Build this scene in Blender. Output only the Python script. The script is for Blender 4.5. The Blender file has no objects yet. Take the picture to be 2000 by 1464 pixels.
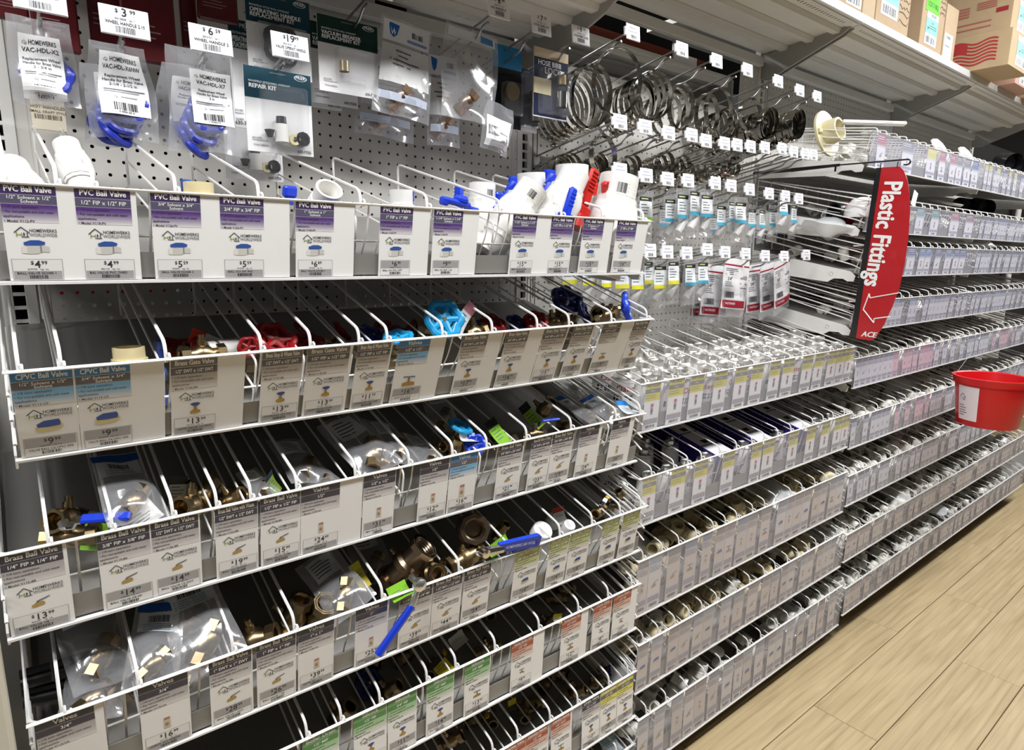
import bpy, math, random
from mathutils import Vector, Matrix, Euler
random.seed(7)
S = 0.0254
FZ = 67.0                                   # floor lies 67 inches under the survey origin
sc = bpy.context.scene
COL = sc.collection
def W(x, y, z): return Vector((x*S, y*S, (z+FZ)*S))
# ------------------------------------------------------------------ camera
CAM = Vector((-22.9646, -59.4266, -7.6961)); FPX = 1232.02
RT = Vector((0.7862, -0.61788, 0.01077)); FW = Vector((0.60846, 0.77093, -0.18827)); UP = Vector((0.10803, 0.15457, 0.98206))
cd = bpy.data.cameras.new('camera'); cam = bpy.data.objects.new('camera', cd); COL.objects.link(cam)
cd.sensor_width = 36.0; cd.lens = FPX/2000*36; cd.clip_start = 0.02
Mc = Matrix((RT, UP, -FW)).transposed().to_4x4(); Mc.translation = W(*CAM); cam.matrix_world = Mc
sc.camera = cam
# ------------------------------------------------------------------ light
wd = bpy.data.worlds.new('store_ambient'); sc.world = wd; wd.use_nodes = True
wd.node_tree.nodes['Background'].inputs[0].default_value = (0.93, 0.97, 1.0, 1); wd.node_tree.nodes['Background'].inputs[1].default_value = 0.06
def area(name, x, y, z, sx, sy, e, rx=0.0, col=(0.985, 0.99, 1.0)):
    l = bpy.data.lights.new(name, 'AREA'); l.shape = 'RECTANGLE'; l.size = sx*S; l.size_y = sy*S; l.energy = e; l.color = col
    o = bpy.data.objects.new(name, l); COL.objects.link(o); o.location = W(x, y, z); o.rotation_euler = (rx, 0, 0)
for i, x in enumerate((-110, -40, 30, 100, 170, 240)):
    area('strip_light', x, -56, 57, 46, 12, 50)
    area('strip_light', x, 50, 57, 48, 10, 14)
sc.view_settings.view_transform = 'Standard'; sc.view_settings.look = 'None'; sc.view_settings.gamma = 1.0
sc.view_settings.exposure = 0.0; sc.view_settings.use_curve_mapping = False
sc.cycles.transparent_max_bounces = 24
# ------------------------------------------------------------------ pixel survey helpers (2000 x 1464 photograph)
def ray(px, py): return RT*((px-1000)/FPX) + FW - UP*((py-732)/FPX)
def at(px, py, x=None, y=None, z=None):
    d = ray(px, py)
    t = (x-CAM.x)/d.x if x is not None else (y-CAM.y)/d.y if y is not None else (z-CAM.z)/d.z
    return CAM + d*t
def pixx(x, y, z):
    d = Vector((x, y, z))-CAM
    return 1000+FPX*d.dot(RT)/d.dot(FW)
def xof(px, y, z):
    lo, hi = -40.0, 260.0
    for _ in range(40):
        m = (lo+hi)/2
        if pixx(m, y, z) < px: lo = m
        else: hi = m
    return lo
# ------------------------------------------------------------------ colours and materials
def hx(s):
    c = [int(s[i:i+2], 16)/255 for i in (0, 2, 4)]
    return tuple((v/12.92 if v <= 0.04045 else ((v+0.055)/1.055)**2.4) for v in c)
WHITE = hx('f1f0ee'); INK = hx('2c2a30'); GREYP = hx('a7a5a5')
def mat(name, rough=0.5, metal=0.0, noise=0.0, nscale=40.0, spec=0.5, coat=0.0, bump=0.0):
    m = bpy.data.materials.new(name); m.use_nodes = True; nt = m.node_tree; b = nt.nodes['Principled BSDF']
    b.inputs['Roughness'].default_value = rough; b.inputs['Metallic'].default_value = metal
    b.inputs['Specular IOR Level'].default_value = spec; b.inputs['Coat Weight'].default_value = coat
    a = nt.nodes.new('ShaderNodeVertexColor'); a.layer_name = 'Col'
    if noise:
        tc = nt.nodes.new('ShaderNodeTexCoord'); n = nt.nodes.new('ShaderNodeTexNoise'); n.inputs['Scale'].default_value = nscale
        n.inputs['Detail'].default_value = 4
        r = nt.nodes.new('ShaderNodeMapRange'); r.inputs[3].default_value = 1-noise; r.inputs[4].default_value = 1+noise*0.5
        mx = nt.nodes.new('ShaderNodeMix'); mx.data_type = 'RGBA'; mx.blend_type = 'MULTIPLY'; mx.inputs[0].default_value = 1
        nt.links.new(tc.outputs['Object'], n.inputs['Vector']); nt.links.new(n.outputs[0], r.inputs[0])
        nt.links.new(a.outputs[0], mx.inputs[6]); nt.links.new(r.outputs[0], mx.inputs[7]); nt.links.new(mx.outputs[2], b.inputs['Base Color'])
        if bump:
            bp = nt.nodes.new('ShaderNodeBump'); bp.inputs['Strength'].default_value = bump; bp.inputs['Distance'].default_value = 0.002
            nt.links.new(n.outputs[0], bp.inputs['Height']); nt.links.new(bp.outputs[0], b.inputs['Normal'])
    else: nt.links.new(a.outputs[0], b.inputs['Base Color'])
    return m
def clear(name, body, tint, gloss, rough):
    m = bpy.data.materials.new(name); m.use_nodes = True; nt = m.node_tree; nt.nodes.clear()
    o = nt.nodes.new('ShaderNodeOutputMaterial'); t = nt.nodes.new('ShaderNodeBsdfTransparent'); d = nt.nodes.new('ShaderNodeBsdfDiffuse')
    g = nt.nodes.new('ShaderNodeBsdfGlossy'); g.inputs['Roughness'].default_value = rough; d.inputs[0].default_value = (*tint, 1)
    lw = nt.nodes.new('ShaderNodeLayerWeight'); lw.inputs[0].default_value = 0.25
    mr = nt.nodes.new('ShaderNodeMapRange'); mr.inputs[3].default_value = gloss; mr.inputs[4].default_value = min(1, gloss*3)
    a = nt.nodes.new('ShaderNodeMixShader'); a.inputs[0].default_value = body; b = nt.nodes.new('ShaderNodeMixShader')
    nz = nt.nodes.new('ShaderNodeTexNoise'); nz.inputs['Scale'].default_value = 4; tc = nt.nodes.new('ShaderNodeTexCoord')
    rr = nt.nodes.new('ShaderNodeMapRange'); rr.inputs[3].default_value = body*0.8; rr.inputs[4].default_value = min(1, body*1.2)
    nt.links.new(tc.outputs['Object'], nz.inputs['Vector']); nt.links.new(nz.outputs[0], rr.inputs[0]); nt.links.new(rr.outputs[0], a.inputs[0])
    nt.links.new(t.outputs[0], a.inputs[1]); nt.links.new(d.outputs[0], a.inputs[2]); nt.links.new(lw.outputs['Facing'], mr.inputs[0])
    nt.links.new(mr.outputs[0], b.inputs[0]); nt.links.new(a.outputs[0], b.inputs[1]); nt.links.new(g.outputs[0], b.inputs[2])
    nt.links.new(b.outputs[0], o.inputs[0])
    return m
MT = {
 'print': mat('printed_card', 0.6, spec=0.25, noise=0.03, nscale=20),
 'paint': mat('powder_coated_steel', 0.42, noise=0.06, nscale=15),
 'wire': mat('white_coated_wire', 0.32, noise=0.05, nscale=60, coat=0.2),
 'plas': mat('moulded_plastic', 0.33, noise=0.04, nscale=30, coat=0.15),
 'metal': mat('worn_metal', 0.3, 1.0, noise=0.25, nscale=55),
 'shiny': mat('stainless_steel', 0.16, 1.0, noise=0.12, nscale=30),
 'card': mat('corrugated_cardboard', 0.85, noise=0.12, nscale=18, spec=0.2),
 'matte': mat('matte_surface', 0.9, noise=0.12, nscale=10, spec=0.15),
 'holder': clear('clear_label_holder', 0.012, (0.85, 0.86, 0.92), 0.012, 0.07),
 'haze': clear('frosted_label_holder', 0.13, (0.74, 0.75, 0.9), 0.03, 0.22),
 'film': clear('clear_bag_film', 0.12, (0.95, 0.96, 1.0), 0.10, 0.12),
 'milk': clear('milky_bag_film', 0.5, (0.9, 0.92, 0.95), 0.09, 0.15),
 'blister': clear('clear_blister', 0.04, (0.95, 0.95, 1.0), 0.07, 0.06),
}
def wood():
    m = bpy.data.materials.new('oak_look_vinyl'); m.use_nodes = True; nt = m.node_tree; b = nt.nodes['Principled BSDF']
    tc = nt.nodes.new('ShaderNodeTexCoord'); mp = nt.nodes.new('ShaderNodeMapping'); mp.inputs['Scale'].default_value = (1.0, 14, 14)
    oi = nt.nodes.new('ShaderNodeObjectInfo'); ad = nt.nodes.new('ShaderNodeVectorMath'); ad.operation = 'ADD'
    sc_ = nt.nodes.new('ShaderNodeVectorMath'); sc_.operation = 'SCALE'; sc_.inputs[3].default_value = 37
    cmb = nt.nodes.new('ShaderNodeCombineXYZ')
    n1 = nt.nodes.new('ShaderNodeTexNoise'); n1.inputs['Scale'].default_value = 3; n1.inputs['Detail'].default_value = 8; n1.inputs['Distortion'].default_value = 0.9
    n2 = nt.nodes.new('ShaderNodeTexWave'); n2.bands_direction = 'Y'; n2.inputs['Scale'].default_value = 0.9; n2.inputs['Distortion'].default_value = 9; n2.inputs['Detail'].default_value = 3; n2.inputs['Detail Scale'].default_value = 0.7
    cr = nt.nodes.new('ShaderNodeValToRGB'); e = cr.color_ramp.elements
    e[0].position = 0.25; e[0].color = (*hx('a8946f'), 1); e[1].position = 0.75; e[1].color = (*hx('c6b18a'), 1)
    cr2 = nt.nodes.new('ShaderNodeValToRGB'); e = cr2.color_ramp.elements
    e[0].position = 0.0; e[0].color = (0.86, 0.84, 0.82, 1); e[1].position = 0.3; e[1].color = (1, 1, 1, 1)
    mx = nt.nodes.new('ShaderNodeMix'); mx.data_type = 'RGBA'; mx.blend_type = 'MULTIPLY'; mx.inputs[0].default_value = 0.8
    L = nt.links.new
    L(oi.outputs['Random'], cmb.inputs[0]); L(oi.outputs['Random'], cmb.inputs[1]); L(cmb.outputs[0], sc_.inputs[0])
    L(tc.outputs['Object'], mp.inputs[0]); L(mp.outputs[0], ad.inputs[0]); L(sc_.outputs[0], ad.inputs[1])
    L(ad.outputs[0], n1.inputs['Vector']); L(ad.outputs[0], n2.inputs['Vector']); L(n1.outputs[0], cr.inputs[0]); L(n2.outputs['Color'], cr2.inputs[0])
    L(cr.outputs[0], mx.inputs[6]); L(cr2.outputs[0], mx.inputs[7]); L(mx.outputs[2], b.inputs['Base Color'])
    bp = nt.nodes.new('ShaderNodeBump'); bp.inputs['Strength'].default_value = 0.15; bp.inputs['Distance'].default_value = 0.001
    L(n1.outputs[0], bp.inputs['Height']); L(bp.outputs[0], b.inputs['Normal'])
    b.inputs['Roughness'].default_value = 0.38
    return m
MT['wood'] = wood()
# ------------------------------------------------------------------ mesh builder (inches)
def V(*a): return Vector(a)
class MB:
    def __init__(s): s.v = []; s.f = []; s.m = []; s.c = []; s.sm = []; s.M = None
    def add(s, vs, fs, mt, col, sm=False):
        o = len(s.v)
        if s.M is not None: vs = [s.M @ Vector(p) for p in vs]
        s.v.extend([tuple(p) for p in vs])
        for f in fs:
            s.f.append(tuple(i+o for i in f)); s.m.append(mt); s.c.append(col); s.sm.append(sm)
    def box(s, c, d, mt='paint', col=WHITE, b=0.0):
        hx_, hy, hz = d[0]/2, d[1]/2, d[2]/2
        if not b:
            vs = [(c[0]+i*hx_, c[1]+j*hy, c[2]+k*hz) for i in (-1, 1) for j in (-1, 1) for k in (-1, 1)]
            s.add(vs, [(0, 1, 3, 2), (4, 6, 7, 5), (0, 4, 5, 1), (2, 3, 7, 6), (0, 2, 6, 4), (1, 5, 7, 3)], mt, col); return
        b = min(b, hx_*.95, hy*.95, hz*.95)
        vs = []; ix = {}
        for i in (-1, 1):
            for j in (-1, 1):
                for k in (-1, 1):
                    for a in range(3):
                        h = [hx_-b, hy-b, hz-b]; h[a] += b
                        ix[i, j, k, a] = len(vs); vs.append((c[0]+i*h[0], c[1]+j*h[1], c[2]+k*h[2]))
        fs = []
        for t in (-1, 1):
            fs += [[ix[t, -1, -1, 0], ix[t, 1, -1, 0], ix[t, 1, 1, 0], ix[t, -1, 1, 0]], [ix[-1, t, -1, 1], ix[1, t, -1, 1], ix[1, t, 1, 1], ix[-1, t, 1, 1]], [ix[-1, -1, t, 2], ix[1, -1, t, 2], ix[1, 1, t, 2], ix[-1, 1, t, 2]]]
        for p in (-1, 1):
            for q in (-1, 1):
                fs += [[ix[p, q, -1, 0], ix[p, q, 1, 0], ix[p, q, 1, 1], ix[p, q, -1, 1]], [ix[p, -1, q, 0], ix[p, 1, q, 0], ix[p, 1, q, 2], ix[p, -1, q, 2]], [ix[-1, p, q, 1], ix[1, p, q, 1], ix[1, p, q, 2], ix[-1, p, q, 2]]]
                for k in (-1, 1): fs.append([ix[p, q, k, 0], ix[p, q, k, 1], ix[p, q, k, 2]])
        s.add(vs, fs, mt, col)
    def lathe(s, prof, o=(0, 0, 0), ax='z', n=20, mt='plas', col=WHITE, sm=True, cols=None):
        """prof: list of (t, r) along the axis"""
        vs = []; fs = []; o = Vector(o)
        e = {'x': (V(1, 0, 0), V(0, 1, 0), V(0, 0, 1)), 'y': (V(0, 1, 0), V(0, 0, 1), V(1, 0, 0)), 'z': (V(0, 0, 1), V(1, 0, 0), V(0, 1, 0))}[ax]
        for t, r in prof:
            for i in range(n):
                a = 2*math.pi*i/n
                vs.append(o+e[0]*t+e[1]*(r*math.cos(a))+e[2]*(r*math.sin(a)))
        for k in range(len(prof)-1):
            if cols:
                s.add([vs[k*n+i] for i in range(n)]+[vs[(k+1)*n+i] for i in range(n)], [(i, (i+1) % n, n+(i+1) % n, n+i) for i in range(n)], mt, cols[k], sm)
            else: fs += [(k*n+i, k*n+(i+1) % n, (k+1)*n+(i+1) % n, (k+1)*n+i) for i in range(n)]
        if not cols: s.add(vs, fs, mt, col, sm)
    def tube(s, pts, r, n=6, mt='wire', col=WHITE, closed=False, cap=True):
        P = [Vector(p) for p in pts]; N = len(P); vs = []; up = None
        for i in range(N):
            a = P[i-1] if i or closed else P[i]; b = P[(i+1) % N] if i < N-1 or closed else P[i]
            t = (b-a).normalized() if (b-a).length > 1e-9 else V(0, 0, 1)
            if up is None: up = V(0, 0, 1) if abs(t.z) < 0.9 else V(1, 0, 0)
            sd = t.cross(up)
            if sd.length < 1e-4: sd = t.cross(V(1, 0, 0.1))
            sd.normalize(); up = sd.cross(t).normalized()
            rr = r[i] if isinstance(r, (list, tuple)) else r
            for k in range(n):
                an = 2*math.pi*k/n
                vs.append(P[i]+sd*(rr*math.cos(an))+up*(rr*math.sin(an)))
        fs = [(i*n+k, i*n+(k+1) % n, ((i+1) % N)*n+(k+1) % n, ((i+1) % N)*n+k) for i in range(N if closed else N-1) for k in range(n)]
        if cap and not closed: fs += [tuple(range(n)), tuple((N-1)*n+k for k in range(n))]
        s.add(vs, fs, mt, col, True)
    def prism(s, poly, F, d, mt='plas', col=WHITE):
        """poly in F's plane, thickness d along its normal"""
        n = len(poly); vs = [F(u, v, 0) for u, v in poly]+[F(u, v, d) for u, v in poly]
        s.add(vs, [tuple(range(n)), tuple(range(n, 2*n))]+[(i, (i+1) % n, n+(i+1) % n, n+i) for i in range(n)], mt, col)
    def rect(s, F, u0, v0, u1, v1, h=0.0, mt='print', col=WHITE, col2=None, nu=1, nv=1):
        vs = [F(u0+(u1-u0)*i/nu, v0+(v1-v0)*j/nv, h) for j in range(nv+1) for i in range(nu+1)]
        for j in range(nv):
            for i in range(nu):
                q = [j*(nu+1)+i, j*(nu+1)+i+1, (j+1)*(nu+1)+i+1, (j+1)*(nu+1)+i]
                if col2: c0 = tuple(a+(b-a)*(j/nv)**1.9 for a, b in zip(col, col2)); c1 = tuple(a+(b-a)*((j+1)/nv)**1.9 for a, b in zip(col, col2)); cc = [c0, c0, c1, c1]
                else: cc = col
                s.add([vs[k] for k in q], [(0, 1, 2, 3)], mt, cc, nu*nv > 1)
    def poly(s, F, pts, h=0.012, col=INK, mt='print'):
        s.add([F(u, v, h) for u, v in pts], [tuple(range(len(pts)))], mt, col)
    def text(s, F, t, u, v, h, col=INK, al='C', maxw=None, lift=0.018, mt='print'):
        gl = [glyph(c) for c in t]; w = sum(g[2] for g in gl)*h
        kx = h if not maxw or w <= maxw else h*maxw/w
        w = sum(g[2] for g in gl)*kx
        x = u-(w/2 if al == 'C' else w if al == 'R' else 0)
        for vs, fs, ad in gl:
            if vs: s.add([F(x+p[0]*kx, v-p[1]*h, lift) for p in vs], fs, mt, col)
            x += ad*kx
    def build(s, name, base=(0, 0, 0)):
        me = bpy.data.meshes.new(name); b = Vector(base)
        me.from_pydata([((p[0]-b.x)*S, (p[1]-b.y)*S, (p[2]-b.z)*S) for p in s.v], [], s.f)
        keys = list(dict.fromkeys(s.m))
        for k in keys: me.materials.append(MT[k])
        me.polygons.foreach_set('material_index', [keys.index(k) for k in s.m])
        me.polygons.foreach_set('use_smooth', s.sm)
        cl = []
        for f, c in zip(s.f, s.c):
            if isinstance(c, list): 
                for q in c: cl.extend((*q, 1.0))
            else: cl.extend((*c, 1.0)*len(f))
        a = me.color_attributes.new('Col', 'FLOAT_COLOR', 'CORNER'); a.data.foreach_set('color', cl)
        me.update()
        if any(s.sm): me.set_sharp_from_angle(angle=math.radians(40))
        return me
_G = {}
_fc = bpy.data.curves.new('glyphs', 'FONT'); _fc.resolution_u = 2; _fc.offset = 0.012
_fo = bpy.data.objects.new('glyphs', _fc); COL.objects.link(_fo)
def _gm(t):
    _fc.body = t; dg = bpy.context.evaluated_depsgraph_get(); dg.update(); e = _fo.evaluated_get(dg); me = e.to_mesh()
    vs = [(p.co.x, p.co.y) for p in me.vertices]; fs = [tuple(p.vertices) for p in me.polygons]; e.to_mesh_clear()
    return vs, fs
def glyph(c):
    if c not in _G:
        k = 1/0.69
        if c == ' ': _G[c] = ([], [], 0.3*k)
        else:
            vs, fs = _gm(c); b2 = _gm('|'+c+'|')[0]; b1 = _gm('||')[0]
            x0 = min(p[0] for p in _gm('|')[0]); 
            ad = (max(p[0] for p in b2)-min(p[0] for p in b2))-(max(p[0] for p in b1)-min(p[0] for p in b1))
            _G[c] = ([(x*k, y*k) for x, y in vs], fs, ad*k)
    return _G[c]
def flat(o, ux, dn):
    o = Vector(o); ux = Vector(ux).normalized(); dn = Vector(dn).normalized(); n = ux.cross(-dn)
    return lambda u, v, h=0.0: o+ux*u+dn*v+n*h
def thing(name, label, cat, loc, rot=(0, 0, 0), group=None, kind=None, scale=1.0):
    o = bpy.data.objects.new(name, None); COL.objects.link(o); o.location = W(*loc); o.rotation_euler = rot; o.scale = (scale,)*3
    o.empty_display_size = 0.02
    tag(o, label, cat, group, kind); return o
def tag(o, label, cat=None, group=None, kind=None):
    if label: o['label'] = label
    if cat: o['category'] = cat
    if group: o['group'] = group
    if kind: o['kind'] = kind
    return o
def part(name, mb, parent, label=None, loc=None, rot=None, base=(0, 0, 0), kind=None):
    me = mb.build(name, base) if isinstance(mb, MB) else mb
    o = bpy.data.objects.new(name, me); COL.objects.link(o); o.parent = parent
    if loc is not None: o.location = Vector(loc)*S
    if rot is not None: o.rotation_euler = rot
    if label: o['label'] = label
    if kind: o['kind'] = kind
    return o
def solo(name, mb, label, cat, loc, rot=(0, 0, 0), group=None, kind=None, base=(0, 0, 0), scale=1.0):
    me = mb.build(name, base) if isinstance(mb, MB) else mb
    o = bpy.data.objects.new(name, me); COL.objects.link(o); o.location = W(*loc); o.rotation_euler = rot; o.scale = (scale,)*3
    return tag(o, label, cat, group, kind)
def dup(root, loc, rot=(0, 0, 0), label=None, group=None, scale=None):
    r = root.copy(); COL.objects.link(r); r.location = W(*loc); r.rotation_euler = rot
    if scale: r.scale = (scale,)*3
    if label: r['label'] = label
    if group: r['group'] = group
    for ch in list(root.children):
        c = ch.copy(); COL.objects.link(c); c.parent = r
        for g in ch.children:
            d = g.copy(); COL.objects.link(d); d.parent = c
    return r
_used = set()
def use(proto, *a, **k):
    """first use moves the prototype itself, later uses copy it"""
    if proto.name in _used: return dup(proto, *a, **k)
    _used.add(proto.name)
    def mv(loc, rot=(0, 0, 0), label=None, group=None, scale=None):
        proto.location = W(*loc); proto.rotation_euler = rot
        if scale: proto.scale = (scale,)*3
        if label: proto['label'] = label
        if group: proto['group'] = group
        return proto
    return mv(*a, **k)
def fillet(pts, r, k=3):
    P = [Vector(p) for p in pts]; out = [P[0]]
    for i in range(1, len(P)-1):
        a, b, c = P[i-1], P[i], P[i+1]; d1 = (a-b); d2 = (c-b); q = min(r, d1.length*.45, d2.length*.45)
        p1 = b+d1.normalized()*q; p2 = b+d2.normalized()*q
        for j in range(k+1):
            t = j/k; out.append(p1*(1-t)**2+b*2*t*(1-t)+p2*t*t)
    return out+[P[-1]]
ORD = ['first', 'second', 'third', 'fourth', 'fifth', 'sixth', 'seventh', 'eighth', 'ninth', 'tenth', 'eleventh', 'twelfth', 'thirteenth', 'fourteenth', 'fifteenth', 'sixteenth']
def rad(*a): return tuple(math.radians(v) for v in a)

_W1 = 'zeroth first second third fourth fifth sixth seventh eighth ninth tenth eleventh twelfth thirteenth fourteenth fifteenth sixteenth seventeenth eighteenth nineteenth'.split()
_W2 = ['', '', 'twent', 'thirt', 'fort', 'fift', 'sixt']
def ordw(n): return _W1[n] if n < 20 else (_W2[n//10]+'ieth' if n % 10 == 0 else _W2[n//10]+'y-'+_W1[n % 10])
# ================================================================== SETTING
FLOOR = -67.0
SHEL = hx('e2e0da'); PEG = hx('cdcac3'); HOLE_DARK = hx('2b2926'); SILV = hx('d9dad9')
# floor: planks running along the aisle, 8.1 in wide
froot = thing('floor', 'light oak look plank floor of the aisle', None, (0, 0, FLOOR), kind='structure')
fb = MB(); fb.box((100, -60, FLOOR-0.6), (420, 190, 0.8), 'matte', hx('4a3d2c')); part('subfloor', fb, froot, base=(0, 0, FLOOR))
random.seed(11)
edges = [-17.75-8.1*k for k in range(-5, 11)]
for k, ye in enumerate(edges):
    y0, y1 = ye-8.1, ye
    x = -80+random.uniform(0, 40)
    known = {5: [-20.0, 36.0, 83.6, 131.5], 6: [-30.0, 56.0, 103.3, 160.0], 4: [-20, 30, 72, 120.2, 168]}.get(k)
    cuts = known if known else []
    if not cuts:
        while x < 280: cuts.append(x); x += 47.5
    cuts = [-100.0]+[c for c in cuts]+[300.0]
    for a, b in zip(cuts, cuts[1:]):
        while b-a > 1:
            c = min(b, a+96)
            m = MB(); m.box(((c-a)/2, (y1-y0)/2, -0.1), (c-a-0.07, y1-y0-0.09, 0.2), 'wood', WHITE, 0.04)
            part('plank', m, froot, loc=(a, y0, 0))
            a = c
# ceiling and end wall, dark and far away
m = MB(); m.box((100, -20, 62), (560, 260, 2), 'matte', hx('2a2928')); solo('ceiling', m, 'dark open store ceiling', None, (0, 0, -FZ), kind='structure', base=(0, 0, 0)).location = W(0, 0, 0)
m = MB(); m.box((330, -20, 0), (2, 260, 134), 'matte', hx('4a4745')); o = solo('wall_far', m, 'dim wall at the far end of the aisle', None, (0, 0, 0), kind='structure')
# pegboard: every panel a grid of real 1/4 inch holes
def pegboard(ncol, nrow, hole=0.14):
    m = MB(); oc = [(hole*math.cos(math.pi/8+math.pi/4*i), hole*math.sin(math.pi/8+math.pi/4*i)) for i in range(8)]
    vs = []; fs = []
    h = 0.5
    # outer ring points matching the octagon: corners and mid points
    ring = [(h, h*.45), (h*.45, h), (-h*.45, h), (-h, h*.45), (-h, -h*.45), (-h*.45, -h), (h*.45, -h), (h, -h*.45)]
    for r in range(nrow):
        for c in range(ncol):
            o = len(vs); cx, cz = c, r
            vs += [(cx+a, 0, cz+b) for a, b in oc]                       # 0-7 hole edge
            vs += [(cx+a, 0, cz+b) for a, b in ring]                     # 8-15
            vs += [(cx+a*1.02, 0.22, cz+b*1.02) for a, b in oc]          # 16-23 back of the hole
            vs += [(cx+h, 0, cz+h), (cx-h, 0, cz+h), (cx-h, 0, cz-h), (cx+h, 0, cz-h)]
            for i in range(8):
                j = (i+1) % 8
                fs.append((o+i, o+j, o+8+j, o+8+i)); fs.append((o+i, o+16+i, o+16+j, o+j))
            fs += [(o+8, o+24, o+9), (o+10, o+25, o+11), (o+12, o+26, o+13), (o+14, o+27, o+15)]
    m.add(vs, fs, 'paint', PEG)
    return m
wroot = thing('wall_back', 'grey perforated back panels of the shelving run', None, (0, 0, FLOOR), kind='structure')
BX = [-22.6, 25.4, 73.4, 121.4, 169.4, 217.4]
pb1 = pegboard(46, 48).build('pegboard_panel')
part('pegboard_panel', pb1, wroot, loc=(-21, 0, 14-47-FLOOR))                 # nearest bay, holes on whole inches
pb2 = pegboard(46, 37).build('pegboard_panel')
part('pegboard_panel', pb2, wroot, loc=(27.9, 0, 13.9-36-FLOOR))
pb2b = pegboard(6, 8).build('pegboard_panel'); part('pegboard_panel', pb2b, wroot, loc=(67.9, 0, 14.9-FLOOR))
pb3 = pegboard(46, 44).build('pegboard_panel')
for b in (2, 3): part('pegboard_panel', pb3, wroot, loc=(BX[b]+2.5, 0, 20.9-43-FLOOR))
m = MB()
for i in range(6):
    x = BX[i]
for i in range(5):
    m.box(((BX[i]+BX[i+1])/2, 0.2, (FLOOR-34)/2+(0.2 if i == 0 else 6)), (45.6, 0.3, -34-FLOOR+(0 if i == 0 else 12)), 'paint', PEG)
part('lower_back_panel', m, wroot, base=(0, 0, FLOOR))
for i in range(6):                                                            # slotted upright posts
    m = MB(); x = BX[i]; top = 46
    m.box((x-0.72, 0.3, (top+FLOOR)/2), (0.72, 0.9, top-FLOOR), 'paint', SHEL, 0.05); m.box((x+0.72, 0.3, (top+FLOOR)/2), (0.72, 0.9, top-FLOOR), 'paint', SHEL, 0.05)
    m.box((x, 0.6, (top+FLOOR)/2), (0.8, 0.3, top-FLOOR), 'matte', hx('161514'))
    z = FLOOR+1
    while z < top: m.box((x, -0.02, z), (0.74, 0.22, 0.26), 'paint', SHEL); z += 1.0
    part('slotted_post', m, wroot, base=(0, 0, FLOOR))
    m = MB()
    for s in (-1, 1): m.box((x+s*1.6, 0.12, (-34+14)/2 if i < 2 else 0), (0.5, 0.3, 48 if i < 2 else 42), 'paint', PEG)
    part('panel_edge', m, wroot, base=(0, 0, FLOOR))
# dark sheets put shade behind the peg holes; far side panels show between them
m = MB(); m.box((1.5, 2.2, -26), (48, 0.2, 20), 'matte', HOLE_DARK); m.box((-6, 2.2, 4.5), (35, 0.2, 27), 'matte', HOLE_DARK); m.box((17, 2.2, 2), (18, .2, 30), 'matte', HOLE_DARK); m.box((-3.6, 2.2, -12.5), (14, 0.2, 8), 'matte', HOLE_DARK); m.box((19, 2.2, -13.5), (14, 0.2, 8), 'matte', HOLE_DARK)
m.box((49.4, 2.2, -8), (46, 0.2, 42), 'matte', HOLE_DARK); m.box((145.4, 2.2, 0), (146, 0.2, 46), 'matte', HOLE_DARK); m.box((97, 2.2, -50), (240, 0.2, 34), 'matte', HOLE_DARK)
part('hole_shade_backing', m, wroot, base=(0, 0, FLOOR))
m = MB(); m.box((-16, 9, -13.6), (16, 1.5, 3.0), 'card', hx('e6e2da'), .1); m.box((7, 9, -13.2), (12, 1.5, 4.0), 'card', hx('e6e2da'), .1); part('far_side_panel', m, wroot, base=(0, 0, FLOOR))
m = MB(); m.box((-17, 9, -10.4), (12, 1.5, 3.2), 'card', hx('c23a34'), .1); part('far_side_panel', m, wroot, base=(0, 0, FLOOR), label='red panel showing through the peg holes')
# kick plates and base decks
broot = thing('baseboard_front', 'shadow toned brown kick plates and base decks under the trays', None, (0, -17.5, FLOOR), kind='structure')
for i in range(5):
    m = MB(); x0, x1 = BX[i], BX[i+1]
    m.box(((x0+x1)/2, -17.5, -65.4), (47.8, 0.5, 3.2), 'paint', hx('55504a'), 0.05); m.box(((x0+x1)/2, -9, -63.6), (47.8, 17.4, 0.4), 'paint', hx('8a8781'))  # plate brown carries the shadow gap under the trays in its colour
    part('kick_plate', m, broot, base=(0, -17.5, FLOOR))
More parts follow.
